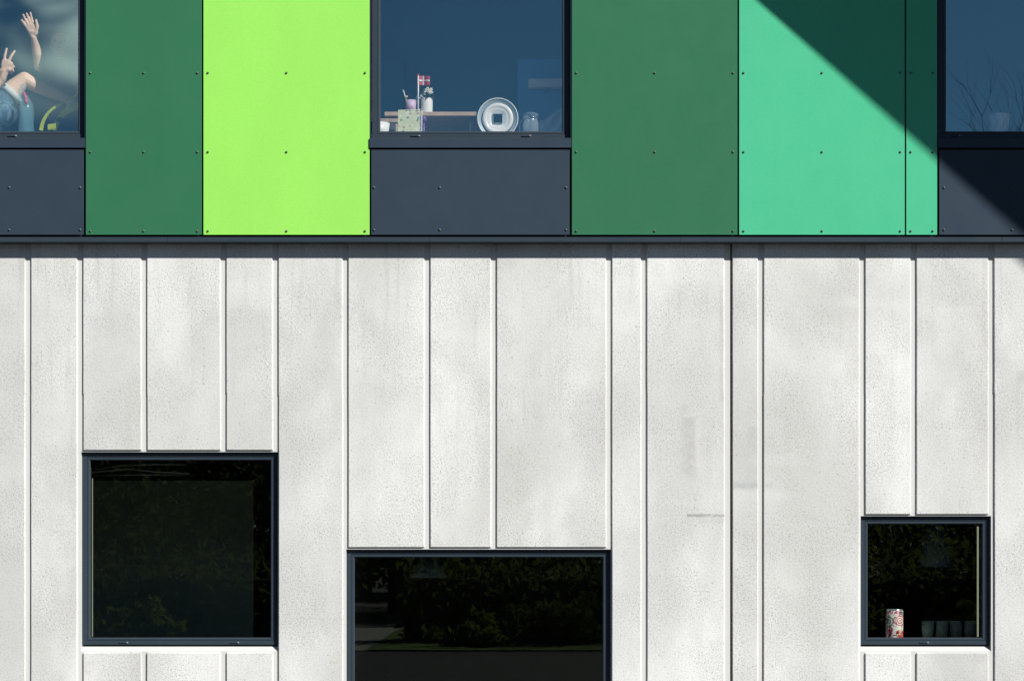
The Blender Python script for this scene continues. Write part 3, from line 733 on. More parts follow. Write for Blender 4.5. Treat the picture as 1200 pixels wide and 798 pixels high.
# small purple thing under the table edge: a tape roll on the ledge
q = Vector((X(496.6, .22), .22, SU))
T = thing('tape_roll', q, 'small purple reel just right of the notebook spiral', 'tape')
mb = MB(); hz = Z(137.5, .22)-SU
pu = mat('purple_plastic', (.16, .08, .30), .4)
mb.lathe([(.001, 0), (.012, 0), (.014, hz*.3), (.009, hz*.45), (.008, hz*.8), (.001, hz*.8)], q, n=20); sub(T, mb, 'body', pu)
mb = MB(); mb.lathe([(.001, hz*.8), (.020, hz*.82), (.021, hz*.98), (.018, hz), (.001, hz)], q, n=20); sub(T, mb, 'top', pu)
# white round dish with a square hole
dy = .10; dc = P(583.3, 129.6, dy); rD = 24.0*U*k_(dy); dc.z = SU + rD + .001
M['frost'] = mat('frosted_plastic', (.36, .46, .50), .35)
T = thing('round_dish', (dc.x, dy, SU), 'round white plastic dish with a square hole standing on its rim on the ledge', 'dish')
mb = MB(); mb.lathe([(rD*.80, .012), (rD*.84, .008), (rD*.93, .004), (rD*.985, -.006), (rD, -.004), (rD, .004), (rD*.93, .016), (rD*.80, .02)], dc, 'Y', 72); sub(T, mb, 'rim', M['frost'])
mb = MB(); mb.lathe([(rD*.955, -.0035), (rD*.985, -.0075), (rD*1.006, -.004), (rD*1.004, .001)], dc, 'Y', 72); sub(T, mb, 'rim_lip', M['china'])
# inner disc, square hole cut through
mb = MB(); sq = rD*.225; n = 72; sc = []
for i in range(n):
    a = 2*math.pi*(i+.0)/n; t = 1/max(abs(math.cos(a)), abs(math.sin(a))); sc.append((sq*min(t, 1.33)*math.cos(a), sq*min(t, 1.33)*math.sin(a)))
prof = [(0, .012), (.3, .000), (.52, -.003), (.60, -.0025), (.62, -.0045), (.93, -.004), (1.0, .002), (1.0, .012)]
Rr = rD*.765; vs = []
for i in range(n):
    a = 2*math.pi*i/n; ox, oz = Rr*math.cos(a), Rr*math.sin(a); ix, iz = sc[i]
    for (t, h) in prof: vs.append((dc.x+ix+(ox-ix)*t, dy+h, dc.z+iz+(oz-iz)*t))
m_ = len(prof); mb.add(vs, [(i*m_+j, ((i+1) % n)*m_+j, ((i+1) % n)*m_+j+1, i*m_+j+1) for i in range(n) for j in range(m_-1)], True)
sub(T, mb, 'disc', M['china'])
mb = MB()
for (a0, a1, b0, b1) in ((-1.05, 1.05, -1.15, -.97), (-1.05, 1.05, .97, 1.12), (-1.15, -.97, -.95, .95), (.97, 1.12, -.95, .95)):
    mb.box(dc.x+a0*sq, dc.x+a1*sq, dy-.0015, dy+.02, dc.z+b0*sq, dc.z+b1*sq, .001)
sub(T, mb, 'square_hub', M['frost'])
# clip jar
jy = .15; jc = Vector((X(622, jy), jy, SU)); jh = Z(132.6, jy)-SU; jr = 9.6*U*k_(jy)
gj = NG(bpy.data.materials.new('jar_glass')); bj = gj.b
bj.inputs['Base Color'].default_value = (.62, .76, .84, 1); bj.inputs['Roughness'].default_value = .08; bj.inputs['Alpha'].default_value = .17
bj.inputs['Specular IOR Level'].default_value = .9
T = thing('clip_jar', jc, 'empty clear glass jar with clip lid on the ledge', 'jar')
mb = MB(); mb.lathe([(.001, 0), (jr*.92, 0), (jr, .01), (jr, jh*.62), (jr*.86, jh*.74), (jr*.84, jh*.8)], jc, n=40)
mb.lathe([(jr*.84, jh*.8), (jr*.79, jh*.78), (jr*.8, jh*.72), (jr*.93, jh*.6), (jr*.93, .016), (.001, .012)], jc, n=40); sub(T, mb, 'body', gj.m)
mb = MB(); mb.lathe([(jr*.80, jh*.82), (jr*.96, jh*.84), (jr*.96, jh*.94), (jr*.6, jh), (.001, jh)], jc, n=40); sub(T, mb, 'lid', gj.m)
mb = MB(); wr_ = [(jc.x+jr*.93*math.cos(a*.2617), jc.y+jr*.93*math.sin(a*.2617), SU+jh*.81) for a in range(25)]; mb.tube(wr_, .0022, 6)
mb.tube([(jc.x-jr*.9, jy-.01, SU+jh*.8), (jc.x-jr*1.3, jy-.012, SU+jh*.62), (jc.x-jr*1.42, jy-.012, SU+jh*.3), (jc.x-jr*1.2, jy-.01, SU+jh*.15), (jc.x-jr*1.02, jy-.01, SU+jh*.3)], .0024, 6)
for a in (-.5, .25, .6): mb.box(jc.x+jr*a-.004, jc.x+jr*a+.004, jy-jr*.98, jy-jr*.9, SU+jh*.78, SU+jh*.86, .001)
sub(T, mb, 'wire_clip', mat('bright_wire', (.8, .82, .83), .15, .9))
# sheer blue cloth bunched at the right end of the ledge
cl = NG(bpy.data.materials.new('blue_sheer')); cl.b.inputs['Base Color'].default_value = (.60, .76, .86, 1); cl.b.inputs['Roughness'].default_value = .8
cl.b.inputs['Alpha'].default_value = .9
mb = MB(); top_ = [(632, 141.5), (638, 140.5), (644, 137.5), (650, 133.0), (655, 128.6), (658, 127.5), (664, 131)]; vs = []; nC = 26; mC = 9
def ip(t):
    t *= len(top_)-1; i = min(int(t), len(top_)-2); f = t-i; return [top_[i][k]+(top_[i+1][k]-top_[i][k])*f for k in (0, 1)]
for i in range(nC):
    px, pz = ip(i/(nC-1)); zt = Z(pz, .2)
    for j in range(mC):
        f = j/(mC-1); vs.append((X(px, .2), .17+.10*f*0+.022*math.sin(f*9+i*.33)+.05*(1-f)*.5, SU+.001+(zt-SU)*(1-f)))
mb.add(vs, [(i*mC+j, (i+1)*mC+j, (i+1)*mC+j+1, i*mC+j+1) for i in range(nC-1) for j in range(mC-1)], True)
o = mb.build('folded_cloth', cl.m, None, fix=False, origin=(X(648, .2), .17, SU))
md = o.modifiers.new('thick', 'SOLIDIFY'); md.thickness = .004
o['label'] = 'sheer blue cloth bunched on the ledge beside the glass jar'; o['category'] = 'cloth'
# teal chair back and the pale dish in the corner
chy = 1.45; T = thing('chair', (X(545, chy), chy+.2, FLU), 'chair with a rounded teal back inside the middle upper room', 'chair')
teal = mat('teal_plastic', (.06, .42, .36), .4)
zc_ = Z(142.2, chy)
arc = [P(509, 158, chy), P(511, 151, chy), P(515, 146.5, chy), P(521, 143.8, chy), P(532, 143, chy), P(548, 142.8, chy), P(556, 143.8, chy), P(562, 147, chy), P(566, 158, chy)]
mb = MB(); mb.tube(arc, .016, 10); sub(T, mb, 'back_frame', teal)
mb = MB(); mb.box(X(511, chy), X(563, chy), chy+.004, chy+.018, zc_-.26, zc_-.05, .006); sub(T, mb, 'backrest', teal)
mb = MB(); mb.box(X(512, chy), X(562, chy), chy, chy+.36, FLU+.34, FLU+.37, .01); sub(T, mb, 'seat', teal)
for xx in (X(516, chy), X(558, chy)):
    for yy in (chy+.02, chy+.34):
        mb = MB(); mb.tube([(xx, yy, FLU), (xx, yy, FLU+.34 if yy > chy+.1 else zc_-.06)], .011, 8); sub(T, mb, 'leg', M['steel'])
wy = .13; wc = Vector((X(444, wy), wy, SU))
mb = MB(); R0 = 13*U
mb.lathe([(.001, .0), (.03, .0), (.032, .004), (R0*.55, .012), (R0*.85, .04), (R0, Z(145.2, wy)-SU), (R0*.97, Z(145.2, wy)-SU), (R0*.82, .045), (.001, .008)], wc, n=40)
o = mb.build('bowl', M['china'], None, origin=wc); o['label'] = 'white bowl half hidden by the left jamb, on the ledge'; o['category'] = 'bowl'
# pale sign strip and darker cupboards on the back wall
wyy = 2.69; wys = .72
T = thing('wall_shelf', (X(640, wys), wys, Z(99, wys)), 'pale narrow shelf on the cupboard front at the right of the middle upper window', 'shelf')
mb = MB(); mb.box(X(619.5, wys), X(684, wys), wys-.07, wys-.001, Z(104.8, wys), Z(95, wys), .003); sub(T, mb, 'board', mat('strip_white', (.9, .9, .86), .5))
for xx in (X(640, wys), X(680, wys)):
    mb = MB(); mb.box(xx-.01, xx+.01, wys-.05, wys-.001, Z(108, wys), Z(104.9, wys), .002); sub(T, mb, 'bracket', M['steel'])
cb = mat('blue_cupboard', (.08, .36, .66), .5)
for (a, b, t, lb) in ((425, 475, 70, 'tall blue cupboard at the left of the room, right of the lime panel'), (607, 700, 69, 'tall blue cupboard at the right of the middle room')):
    T = thing('cupboard', (X((a+b)/2, wyy), 2.5, FLU), lb, 'cupboard', 'cupboards against the back wall')
    yd = 2.45 if a < 500 else wys; ye = 2.698 if a < 500 else wys+.4
    mb = MB(); mb.box(X(a, yd), X(b, yd), yd, ye, FLU, Z(t, yd), .004); sub(T, mb, 'carcass', cb)
    mb = MB(); mb.box(X(a, yd)+.01, X(b, yd)-.01, yd-.018, yd-.002, FLU+.1, Z(t, yd)-.03, .003)
    if a < 500: sub(T, mb, 'door', cb)
# white pot in the right hand upper window
q = Vector((X(1171, .14), .14, SU)); hq = Z(135, .14)-SU; rq = 12*U
T = thing('plant_pot', q, 'white tapering pot on the ledge of the shaded window', 'pot')
mb = MB(); mb.lathe([(.001, 0), (rq*.72, 0), (rq*.75, .004), (rq, hq-.012), (rq*1.02, hq), (rq*.93, hq), (rq*.85, hq-.02), (.001, hq-.02)], q, n=40); sub(T, mb, 'pot', mat('pot_white', (.8, .8, .8), .4))
mb = MB(); rnd = random.Random(8)
for i in range(14):
    a = rnd.uniform(0, 6.28); mb.tube([q+Vector((0, 0, hq-.02)), q+Vector((math.cos(a)*.02, math.sin(a)*.02, hq+.02)), q+Vector((math.cos(a)*.06, math.sin(a)*.05, hq+rnd.uniform(.01, .06)))], .0016, 4)
sub(T, mb, 'stems', mat('dry_stem', (.05, .07, .04), .8), fix=False)

# ------------------------------------------------------------------ things in the lower windows
cy_ = .17; q = Vector((X(1048.3, cy_), cy_, SL)); hq = Z(713.5, cy_)-SL; rq = 10.0*U*k_(cy_)
gm = NG(bpy.data.materials.new('printed_tin')); tcn = gm.N('ShaderNodeTexCoord'); ps = tcn.outputs['Object']; b = gm.b
sx = gm.N('ShaderNodeSeparateXYZ'); gm.set(sx.inputs[0], ps)
nz = gm.noise(ps, 16., 2, .5); wob = gm.math('MULTIPLY', gm.math('SUBTRACT', nz, .5), .02)
def rings(cx, cz, per, r0):
    dx = gm.math('SUBTRACT', sx.outputs[0], cx); dz = gm.math('SUBTRACT', sx.outputs[2], cz)
    d = gm.math('ADD', gm.math('SQRT', gm.math('ADD', gm.math('MULTIPLY', dx, dx), gm.math('MULTIPLY', dz, dz))), gm.math('MULTIPLY', wob, 1.3))
    s = gm.rng(gm.math('SINE', gm.math('MULTIPLY', d, 6.283/per)), -.05, .25); return s, gm.rng(d, r0+.002, r0-.002)
white = (.72, .71, .66, 1)
blob = gm.rng(gm.noise(ps, 34., 2, .5, 1.2), .47, .51)
colr = gm.mix(gm.rng(gm.noise(ps, 13., 2), .47, .53), (.42, .03, .14, 1), (.24, .25, .17, 1))
c_ = gm.mix(blob, white, colr)
s1, m1 = rings(.030, hq*.64, .014, .036); c_ = gm.mix(m1, c_, gm.mix(s1, white, (.50, .03, .09, 1)))
s2, m2 = rings(-.052, hq*.60, .014, .034); c_ = gm.mix(m2, c_, gm.mix(s2, white, (.10, .12, .08, 1)))
redm = gm.math('MULTIPLY', gm.rng(sx.outputs[2], hq*.36, hq*.26), gm.rng(gm.math('ADD', sx.outputs[0], wob), -.008, .004))
c_ = gm.mix(gm.math('MULTIPLY', redm, gm.rng(gm.noise(ps, 40., 2), .62, .56)), c_, (.60, .015, .03, 1))
blk = gm.math('MULTIPLY', gm.rng(gm.noise(ps, 27., 1), .64, .67), 1.0); c_ = gm.mix(blk, c_, (.03, .02, .02, 1))
gm.set(b.inputs['Base Color'], c_); b.inputs['Roughness'].default_value = .35
T = thing('tin_can', q, 'tall tin printed with red, white and green swirls on the window ledge', 'tin')
mb = MB(); mb.lathe([(.001, 0), (rq*.97, 0), (rq, .004), (rq, hq-.014), (rq*.97, hq-.011)], q, n=48)
o = mb.build('body', gm.m, T, origin=q)
mb = MB(); mb.lathe([(rq*.97, hq-.012), (rq*.965, hq-.002), (rq*.94, hq), (rq*.91, hq-.004), (rq*.9, hq-.012), (.001, hq-.012)], q, n=48); sub(T, mb, 'rim', mat('tin_metal', (.62, .66, .62), .25, .8))
gg = NG(bpy.data.materials.new('tumbler_glass')); gg.b.inputs['Base Color'].default_value = (.35, .46, .42, 1); gg.b.inputs['Roughness'].default_value = .1
gg.b.inputs['Alpha'].default_value = .30; gg.b.inputs['Specular IOR Level'].default_value = .8
ly = .43; q0 = None
for i, px in enumerate((1087.2, 1103.7, 1120.2, 1137.0)):
    q = Vector((X(px, ly), ly, SL)); hq = Z(727.2, ly)-SL; r1 = 7.6*U*k_(ly); r0 = r1*.72
    lab = ['greenish glass tumbler, leftmost of the row of four on the ledge', 'greenish glass tumbler, second from left in the row of four', 'greenish glass tumbler, third from left in the row of four', 'greenish glass tumbler at the right end of the row of four'][i]
    if q0 is None:
        mb = MB(); mb.lathe([(.001, 0), (r0, 0), (r1, hq), (r1*.95, hq), (r0*.92, .012), (.001, .012)], (0, 0, 0), n=32)
        for k in range(9):
            a = k*.698; mb.tube([(math.cos(a)*(r0*1.0), math.sin(a)*(r0*1.0), .01), (math.cos(a)*(r1*.93), math.sin(a)*r1*.93, hq*.75)], .0028, 5)
        q0 = mb.build('tumbler', gg.m, None, fix=False); o = q0
    else: o = q0.copy(); COL.objects.link(o)
    o.location = q; o['label'] = lab; o['category'] = 'glass'; o['group'] = 'glass tumblers on the window ledge'
# pendant lamps
shade = mat('blue_shade', (.10, .15, .21), .6)
def pendant(px, pzt, pzb, wt, wb, y, label):
    c = P(px, pzb, y); zt = Z(pzt, y)
    T = thing('pendant_lamp', (c.x, y, CEL), label, 'lamp', 'pendant lamps in the ground floor rooms')
    mb = MB(); a = wb/2*U*k_(y); b_ = wt/2*U*k_(y); H = zt-c.z
    mb.lathe([(a*.97, .004), (a, 0), (a*1.0, H*.05), (b_, H), (b_*.4, H+.012), (b_*.4, H+.006), (b_*.96, H-.004), (a*.97, H*.05)], c, n=36); sub(T, mb, 'lamp_shade', shade)
    mb = MB(); mb.tube([(c.x, y, zt), (c.x, y, CEL)], .004, 6); sub(T, mb, 'cord', M['black'])
pendant(1099, 612, 664, 32, 40, .9, 'blue grey flared lampshade hanging in the small right window')
pendant(503, 655, 676, 22, 42, .8, 'dim blue lampshade hanging at the top of the wide middle window')
# display board behind the left window
yb = 2.25; T = thing('display_board', (X(200, yb), yb, .05), 'dull grey green display board standing behind the left concrete window', 'board')
mb = MB(); mb.box(X(92, yb), X(297, yb), yb, yb+.03, .35, Z(563, yb), .003); sub(T, mb, 'panel', mat('board_green', (.40, .48, .42), .7, var=.06))
for xx in (X(110, yb), X(285, yb)):
    mb = MB(); mb.box(xx-.02, xx+.02, yb+.031, yb+.06, .05, Z(600, yb), .002); sub(T, mb, 'post', M['black'])
# added curved tubes standing in for pale streaks in the glass
T = thing('streak_tubes', (X(170, .8), .8, CEL), 'pale curved tubes added for the streaks near the top of the left concrete window', 'streak')
for (pts, r) in (([(96, 555), (120, 552), (150, 549.5), (185, 553), (222, 554.5)], .0045), ([(100, 557), (150, 556.5), (222, 556)], .003), ([(112, 550), (140, 545.5), (180, 544), (218, 544.5)], .0035)):
    mb = MB(); mb.tube([P(a, b, .8) for (a, b) in pts], r, 6); sub(T, mb, 'streak', mat('streak_white', (.45, .48, .48), .3))
for px in (120, 200):
    mb = MB(); mb.tube([P(px, 550, .82), (X(px, .82), .82, CEL)], .003, 5); sub(T, mb, 'hanger', M['black'])  # hangers added to hold the streak tubes

# ------------------------------------------------------------------ the children at the upper left window
skin = mat('skin', (.78, .56, .41), .5, var=.06, vscale=9)
def body_mesh(name, caps, m, parent, voxel=.005, smooth=6):
    mb = MB()
    for (p0, r0, p1, r1) in caps: mb.capsule(p0, r0, p1, r1)
    me = mb.mesh(name, m, True); o = bpy.data.objects.new(name, me); COL.objects.link(o)
    a = o.modifiers.new('r', 'REMESH'); a.mode = 'VOXEL'; a.voxel_size = voxel; a.use_smooth_shade = True
    b = o.modifiers.new('s', 'SMOOTH'); b.iterations = smooth; b.factor = .5
    dg = bpy.context.evaluated_depsgraph_get(); dg.update()
    me2 = bpy.data.meshes.new_from_object(o.evaluated_get(dg)); o.modifiers.clear(); o.data = me2; me2.name = name
    if m and not me2.materials: me2.materials.append(m)
    if parent is not None: o.parent = parent
    return o
def chain(pts, rs): return [(pts[i], rs[i], pts[i+1], rs[i+1]) for i in range(len(pts)-1)]
def face_bits(c, r, fwd, side, parent, hair_m, long_hair):
    up = fwd.cross(side).normalized()*-1
    if up.z < 0: up = -up
    mb = MB()
    for s in (-1, 1): q = c+fwd*r*.86+side*s*r*.36+up*r*.05; mb.lathe([(.0005, -.005), (.005, -.003), (.007, 0), (.0005, .006)], q, 'Y', 10)
    mb.build('eyes', mat('eye_dark', (.22, .15, .11), .3), None, fix=False).parent = parent
    mb = MB(); mb.capsule(c+fwd*r*.90-up*r*.48-side*r*.16, .0035, c+fwd*r*.90-up*r*.48+side*r*.16, .0035, 8)
    mb.build('mouth', mat('lip', (.52, .32, .26), .5), None, fix=False).parent = parent
    caps = [(c+up*r*.30-fwd*r*.22, r*1.06, c+up*r*.05-fwd*r*.40, r*1.02)]
    if long_hair: caps += [(c-fwd*r*.6, r*.6, c-fwd*r*.65-up*r*2.2, r*.3)]
    body_mesh('hair', caps, hair_m, parent, .008, 3)
def head_caps(c, r, fwd, side):
    up = Vector((0, 0, 1))
    return [(c+up*r*.18, r*.92, c-up*r*.15+fwd*r*.08, r*.84), (c-up*r*.3+fwd*r*.2, r*.62, c-up*r*.62+fwd*r*.35, r*.42),
            (c+fwd*r*.85+up*r*.1, r*.10, c+fwd*r*1.08-up*r*.18, r*.14), (c+side*r*.86-up*r*.02, r*.14, c+side*r*.84-up*r*.25, r*.1), (c-side*r*.86-up*r*.02, r*.14, c-side*r*.84-up*r*.25, r*.1)]
Y_ = Vector((0, -1, 0)); X_ = Vector((1, 0, 0))
# child sitting on the ledge, knee up, making a V sign
A = thing('person', (0, 0, 0), 'child in rolled denim shorts sitting knee up, making a V sign', 'person', 'children behind the upper left window')
y1 = .26
pel = P(-16, 139, .33); knee = P(28.5, 93.5, .39); ank = P(84, 119, .44); toe = P(104, 149, .44)
caps = chain([pel, P(5, 117, .36), P(17, 104, .38), knee], [.085, .078, .069, .054])
caps += chain([knee, P(44, 102, .41), P(62, 109.5, .43), ank], [.053, .047, .043, .028])
caps += [(ank, .030, toe, .024), (ank, .032, P(82, 128, .44), .030)]
pel2 = P(-34, 139, .36)
caps += chain([pel2, P(-52, 108, .42), P(-44, 147, .44)], [.085, .055, .03]) + [(P(-44, 147, .44), .03, P(-36, 151, .36), .024)]
caps += [(pel, .09, pel2, .09)]
ch = P(-46, 88, .38); nk = P(-47, 68, .38); hd = P(-46, 46, .36)
caps += [((pel+pel2)/2, .10, P(-40, 112, .37), .088), (P(-40, 112, .37), .09, ch, .10), (ch, .08, nk, .038), (nk, .037, hd, .035)]
caps += head_caps(hd, .093, Y_, X_)
sh = P(-34, 82, .32); el = P(-24, 118, .20); wr = P(2.5, 93, .19)
caps += [(ch, .07, sh, .05)] + chain([sh, el], [.045, .034]) + chain([el, P(-12, 108, .195), wr], [.036, .039, .029])
sh2 = P(-60, 82, .42); caps += [(ch, .07, sh2, .05)] + chain([sh2, P(-74, 112, .45), P(-60, 135, .36)], [.042, .032, .022]) + [(P(-60, 135, .36), .024, P(-52, 146, .34), .026)]
hy = .18
for (a, b) in ((4.0, 73.0), (7.0, 71.8), (10.2, 72.2), (13.0, 75.2)): caps += [(P(3.5, 91, hy+.005), .022, P(a, b, hy), .0150)]
caps += [(P(2.5, 84, hy), .022, P(10.5, 82, hy), .020), (P(3.5, 77, hy), .016, P(12.5, 78.5, hy+.004), .015), (P(3, 92, .185), .027, P(5, 84, hy), .025)]
caps += chain([P(4.6, 73, hy), P(6.0, 65, hy-.004), P(7.8, 57.6, hy)], [.0115, .0098, .0080])
caps += chain([P(10, 73, hy), P(13.4, 66, hy-.004), P(17.2, 60.4, hy)], [.0118, .0100, .0082])
caps += chain([P(12.8, 75.4, hy+.002), P(16.0, 78.6, hy+.020), P(13.0, 82, hy+.040)], [.0118, .0105, .0085])
caps += chain([P(13.2, 79.5, hy+.004), P(15.4, 83.6, hy+.022), P(12.4, 86.0, hy+.038)], [.0105, .0095, .0080])
caps += chain([P(.8, 88, hy+.008), P(-.5, 81, hy+.030), P(4.5, 78.5, hy+.042), P(9, 80, hy+.046)], [.017, .0125, .0100, .0085])
body_mesh('body', caps, skin, A, .0036, 4)
denim = NG(bpy.data.materials.new('denim')); geo = denim.N('ShaderNodeNewGeometry'); ps = geo.outputs['Position']
mpp = denim.N('ShaderNodeMapping'); mpp.inputs['Scale'].default_value = (1, 1, .3); mpp.inputs['Rotation'].default_value = (0, .6, 0); denim.set(mpp.inputs[0], ps)
denim.set(denim.b.inputs['Base Color'], denim.mix(denim.rng(denim.noise(mpp.outputs[0], 34., 5, .65, .8), .4, .64), (.035, .10, .17, 1), (.14, .26, .34, 1)))
denim.b.inputs['Roughness'].default_value = .9
bpn = denim.N('ShaderNodeBump'); bpn.inputs['Strength'].default_value = .8; bpn.inputs['Distance'].default_value = .012
denim.set(bpn.inputs['Height'], denim.noise(mpp.outputs[0], 22., 3)); denim.set(denim.b.inputs['Normal'], bpn.outputs[0])
cuffc = P(12.0, 109.5, .37); cd_ = (knee-pel).normalized()
sc_ = [(pel, .112, cuffc-cd_*.035, .082), (pel+Vector((0, 0, -.03)), .105, P(6, 134, .29), .088), (pel2, .11, pel, .112), (pel2, .11, P(-50, 116, .41), .075), ((pel+pel2)/2, .12, P(-39, 116, .37), .10)]
body_mesh('shorts', sc_, denim.m, A, .008, 3)
mb = MB(); qd = cd_.to_track_quat('Z', 'Y')
pr = [(.076, -.022), (.092, -.020), (.0935, .0), (.092, .018), (.088, .021), (.074, .018)]
nn = 40; vs = []
for i in range(nn):
    a = 2*math.pi*i/nn
    for (r, h) in pr: rr2 = r*(1+.03*math.sin(3*a+1)); vs.append(cuffc + qd @ Vector((rr2*math.cos(a), rr2*math.sin(a), h)))
mb.add(vs, [(i*6+j, ((i+1) % nn)*6+j, ((i+1) % nn)*6+j+1, i*6+j+1) for i in range(nn) for j in range(5)], True)
mb.build('cuff', mat('pale_cuff', (.62, .68, .66), .8, var=.1, vscale=30), A, fix=False)
M['shirt'] = mat('grey_shirt', (.35, .36, .38), .9)
body_mesh('shirt', [(P(-40, 118, .37), .105, ch, .112), (ch, .085, sh, .062), (ch, .085, sh2, .062), (sh, .06, sh+(el-sh)*.4, .052), (sh2, .06, sh2+(P(-74, 112, .45)-sh2)*.4, .052)], M['shirt'], A, .008, 3)
face_bits(hd, .093, Y_, X_, A, mat('fair_hair', (.35, .25, .13), .7), True)
# child standing further in, waving
Bp = thing('person', (0, 0, 0), 'child standing in the shade of the room and waving with a raised right arm', 'person', 'children behind the upper left window')
yb2 = .70
hd = P(73, 52, yb2); nk = P(72.5, 71, yb2+.01); ch = P(72.5, 90, yb2+.02)
pv = Vector((ch.x, ch.y, 4.72)); fl_ = FLU
caps = head_caps(hd, .098, Y_, X_) + [(hd-Vector((0, 0, .05)), .035, nk, .036), (nk, .036, ch, .08), (ch, .105, pv, .10)]
for s in (-1, 1):
    h0 = pv+Vector((s*.06, 0, -.03)); kn = Vector((pv.x+s*.075, pv.y-.02, 4.38)); an = Vector((pv.x+s*.08, pv.y+.01, fl_+.07))
    caps += [(h0, .078, kn, .048), (kn, .048, kn+(an-kn)*.35, .046), (kn+(an-kn)*.35, .046, an, .028), (an, .03, Vector((an.x, an.y-.13, fl_+.028)), .024)]
shl = P(57.5, 84, .64); el = P(45.2, 78.5, .37); wr = P(39.2, 44.2, .262)
caps += [(ch+Vector((0, 0, .05)), .06, shl, .045)] + chain([shl, el], [.042, .031]) + chain([el, P(43.8, 64, .325), P(41.8, 55, .30), wr], [.031, .0345, .030, .0205])
shr = P(88, 84, .72); caps += [(ch+Vector((0, 0, .05)), .06, shr, .045)] + chain([shr, Vector((shr.x+.06, .72, 4.86)), Vector((shr.x+.05, .66, 4.65))], [.04, .031, .021])
hp_ = Vector((shr.x+.05, .66, 4.65))
caps += [(hp_, .022, hp_+Vector((0, -.01, -.06)), .026)] + [(hp_+Vector((0, dx, -.06)), .0095, hp_+Vector((0.006, dx*1.1-.01, -.06-L)), .0075) for dx, L in ((-.027, .055), (-.010, .065), (.008, .062), (.024, .048))] + [(hp_+Vector((0, -.02, -.02)), .011, hp_+Vector((0, -.048, -.065)), .009)]
hy = .255
kn4 = [(32.2, 33.0), (34.0, 31.0), (36.6, 30.0), (39.4, 30.6)]
caps += [(P(40.2, 49, .28), .022, P(38.6, 38, .256), .020)]
for (a, b) in kn4: caps += [(wr, .0185, P(a, b, hy), .0145)]
caps += [(P(36, 38, hy), .018, P(42, 38, hy), .018)]
tips4 = [((28.4, 28.4), (25.4, 24.0), 0), ((30.4, 24.6), (27.2, 17.8), 0), ((34.0, 23.5), (31.2, 16.4), .006), ((37.2, 22.6), (35.6, 15.6), .008)]
for (a, b), ((c, d), (e, f), dy_) in zip(kn4, tips4): caps += chain([P(a, b, hy), P(c, d, hy-.004+dy_), P(e, f, hy-.012+dy_)], [.0110, .0095, .0078])
caps += chain([P(41.5, 40, hy), P(43.8, 31.5, hy-.012), P(42.2, 24.2, hy-.018)], [.0155, .0120, .0090])
body_mesh('body', caps, skin, Bp, .0036, 4)
body_mesh('shirt', [(ch+Vector((0, 0, .02)), .112, pv, .118), (ch+Vector((0, 0, .05)), .07, shl, .056), (ch+Vector((0, 0, .05)), .07, shr, .056), (shl, .054, shl+(el-shl)*.35, .05), (shr, .054, shr+Vector((.02, 0, -.08)), .05)], mat('dusk_shirt', (.20, .21, .22), .9), Bp, .008, 3)
sc2 = []
for s in (-1, 1):
    h0 = pv+Vector((s*.06, 0, -.03)); kn = Vector((pv.x+s*.075, pv.y-.02, 4.38)); an = Vector((pv.x+s*.08, pv.y+.01, fl_+.12))
    sc2 += [(pv, .115, h0, .10), (h0, .092, kn, .066), (kn, .066, an, .05)]
body_mesh('trousers', sc2, mat('dark_trousers', (.04, .05, .08), .9), Bp, .008, 3)
face_bits(hd, .098, Y_, X_, Bp, mat('brown_hair', (.10, .06, .035), .7), False)
# bottle with pink clip
by_ = .17; q = Vector((X(31.3, by_), by_, SU)); r = 8.8*U*k_(by_); H = Z(108.5, by_)-SU
bt_ = NG(bpy.data.materials.new('bottle_plastic')); bt_.b.inputs['Base Color'].default_value = (.30, .66, .76, 1); bt_.b.inputs['Alpha'].default_value = .22
bt_.b.inputs['Roughness'].default_value = .12; bt_.b.inputs['Specular IOR Level'].default_value = 1.0
geo = bt_.N('ShaderNodeNewGeometry'); bpn = bt_.N('ShaderNodeBump'); bpn.inputs['Strength'].default_value = 1; bpn.inputs['Distance'].default_value = .006
bt_.set(bpn.inputs['Height'], bt_.noise(geo.outputs['Position'], 26., 2)); bt_.set(bt_.b.inputs['Normal'], bpn.outputs[0])
T = thing('drinking_bottle', q, 'clear blue plastic bottle with a pink clip beside the sitting child', 'bottle')
mb = MB(); mb.lathe([(.001, 0), (r*.9, 0), (r, .012), (r*.99, H*.25), (r*.95, H*.4), (r, H*.55), (r*.93, H*.75), (r*.72, H*.9), (r*.38, H*.985), (r*.30, H*1.02), (r*.30, H*1.06), (.001, H*1.06)], q, n=36); 
def dent(v):
    a = math.atan2(v[1]-q.y, v[0]-q.x); t = (v[2]-SU)/H; k = 1+.05*math.cos(5*a+t*7)*(t < .95)+.03*math.sin(t*31)*(t < .8)
    return (q.x+(v[0]-q.x)*k-max(0, v[2]-SU-H*.7)*.35, q.y+(v[1]-q.y)*k, v[2])
mb.v = [dent(v) for v in mb.v]
sub(T, mb, 'bottle', bt_.m)
mb = MB(); q2 = q+Vector((-.022, 0, 0)); mb.lathe([(.001, H*1.06), (r*.36, H*1.06), (r*.36, H*1.13), (r*.2, H*1.16), (.001, H*1.16)], q2, n=24); sub(T, mb, 'cap', bt_.m)
mb = MB(); pts = [P(27.6, 109, by_-.03), P(29.4, 112.5, by_-.048), P(30.6, 117, by_-.056), P(31.2, 121.5, by_-.060)]
for i in range(3):
    a, b = pts[i], pts[i+1]; mb.box(0, 0, 0, 0, 0, 0) if False else mb.tube([a, b], [.0125, .0125], 4)
sub(T, mb, 'clip', mat('pink_strap', (.55, .08, .22), .6), fix=False)
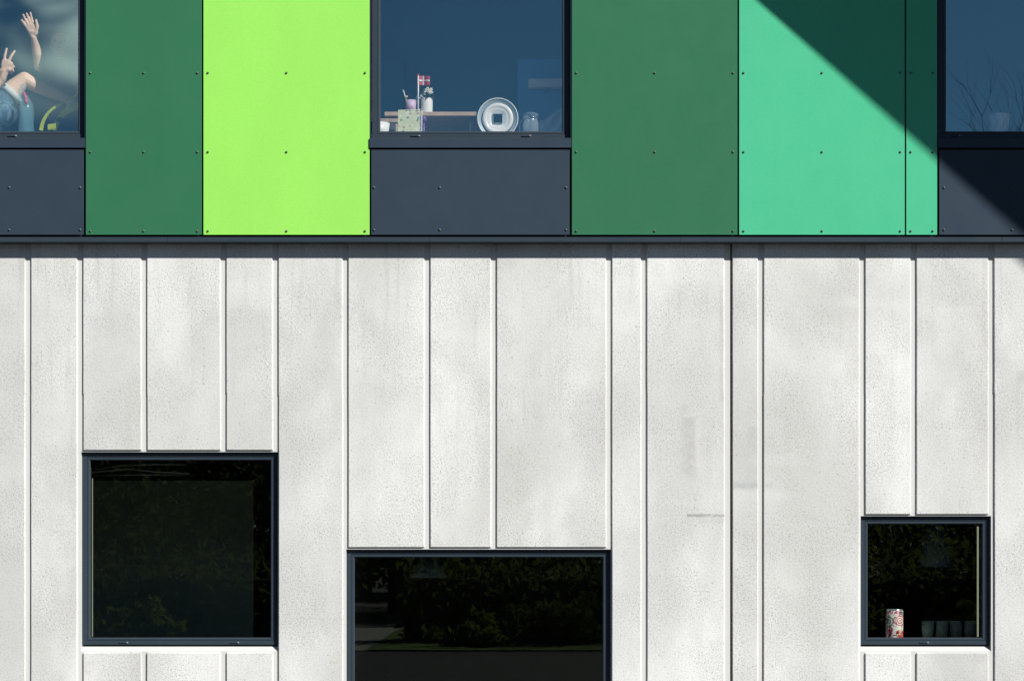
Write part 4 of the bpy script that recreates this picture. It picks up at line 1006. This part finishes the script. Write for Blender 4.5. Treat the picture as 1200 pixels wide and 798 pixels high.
# bag with lime straps
sy = .165
T = thing('backpack', P(78, 150, .24), 'dark bag with lime green straps in the corner of the upper left window', 'bag')
body_mesh('bag', [(P(72, 143, .24), .05, P(92, 139, .25), .06), (P(64, 149, .24), .03, P(92, 147, .24), .045)], mat('dark_bag', (.02, .04, .08), .8), None, .006, 4)
bo = [o for o in COL.objects if o.name == 'bag'][0]; bo.parent = T; bo.location = -world_loc(T)
lime_s = mat('lime_strap', (.42, .52, .04), .7, var=.2, vscale=18)
def ribbon(pts, w, y, th=.004):
    mb = MB(); L = []; n = 24
    def cr(t):
        t *= len(pts)-1; i = min(int(t), len(pts)-2); f = t-i; p = [pts[max(i-1, 0)], pts[i], pts[i+1], pts[min(i+2, len(pts)-1)]]
        return [.5*((2*p[1][k])+(-p[0][k]+p[2][k])*f+(2*p[0][k]-5*p[1][k]+4*p[2][k]-p[3][k])*f*f+(-p[0][k]+3*p[1][k]-3*p[2][k]+p[3][k])*f**3) for k in (0, 1)]
    C_ = [cr(i/n) for i in range(n+1)]; pr = None
    for i in range(n+1):
        a = C_[max(i-1, 0)]; b = C_[min(i+1, n)]; d = Vector((b[0]-a[0], b[1]-a[1])).normalized(); nx, ny2 = -d.y, d.x
        ww = (w[0]+(w[1]-w[0])*i/n)/2; yy = y+.02*math.sin(i*.2)
        A0 = P(C_[i][0]+nx*ww, C_[i][1]+ny2*ww, yy); A1 = P(C_[i][0]-nx*ww, C_[i][1]-ny2*ww, yy+.008)
        c = [A0, A1, A1+Vector((0, th, 0)), A0+Vector((0, th, 0))]
        if pr:
            for k in range(4): mb.face([pr[k], pr[(k+1) % 4], c[(k+1) % 4], c[k]], True)
        else: mb.face(c)
        pr = c
    mb.face(pr); return mb
sub(T, ribbon([(48, 153), (50, 144), (54, 136), (60, 129), (70, 122.5), (82, 115.5), (97, 108)], (4.6, 1.6), sy), 'strap', lime_s, fix=False)
sub(T, ribbon([(64, 153), (67, 143), (73, 135), (82, 128), (98, 119)], (5, 8.5), sy+.01), 'strap', lime_s, fix=False)
mb = MB(); a = P(56, 153, sy-.02); b = P(65.5, 146.2, sy-.02); mb.box(a.x, b.x, sy-.03, sy-.015, a.z, b.z, .004); mb.v = [(v[0], v[1], v[2]+(v[0]-a.x)*.12) for v in mb.v]; sub(T, mb, 'buckle_tab', lime_s)
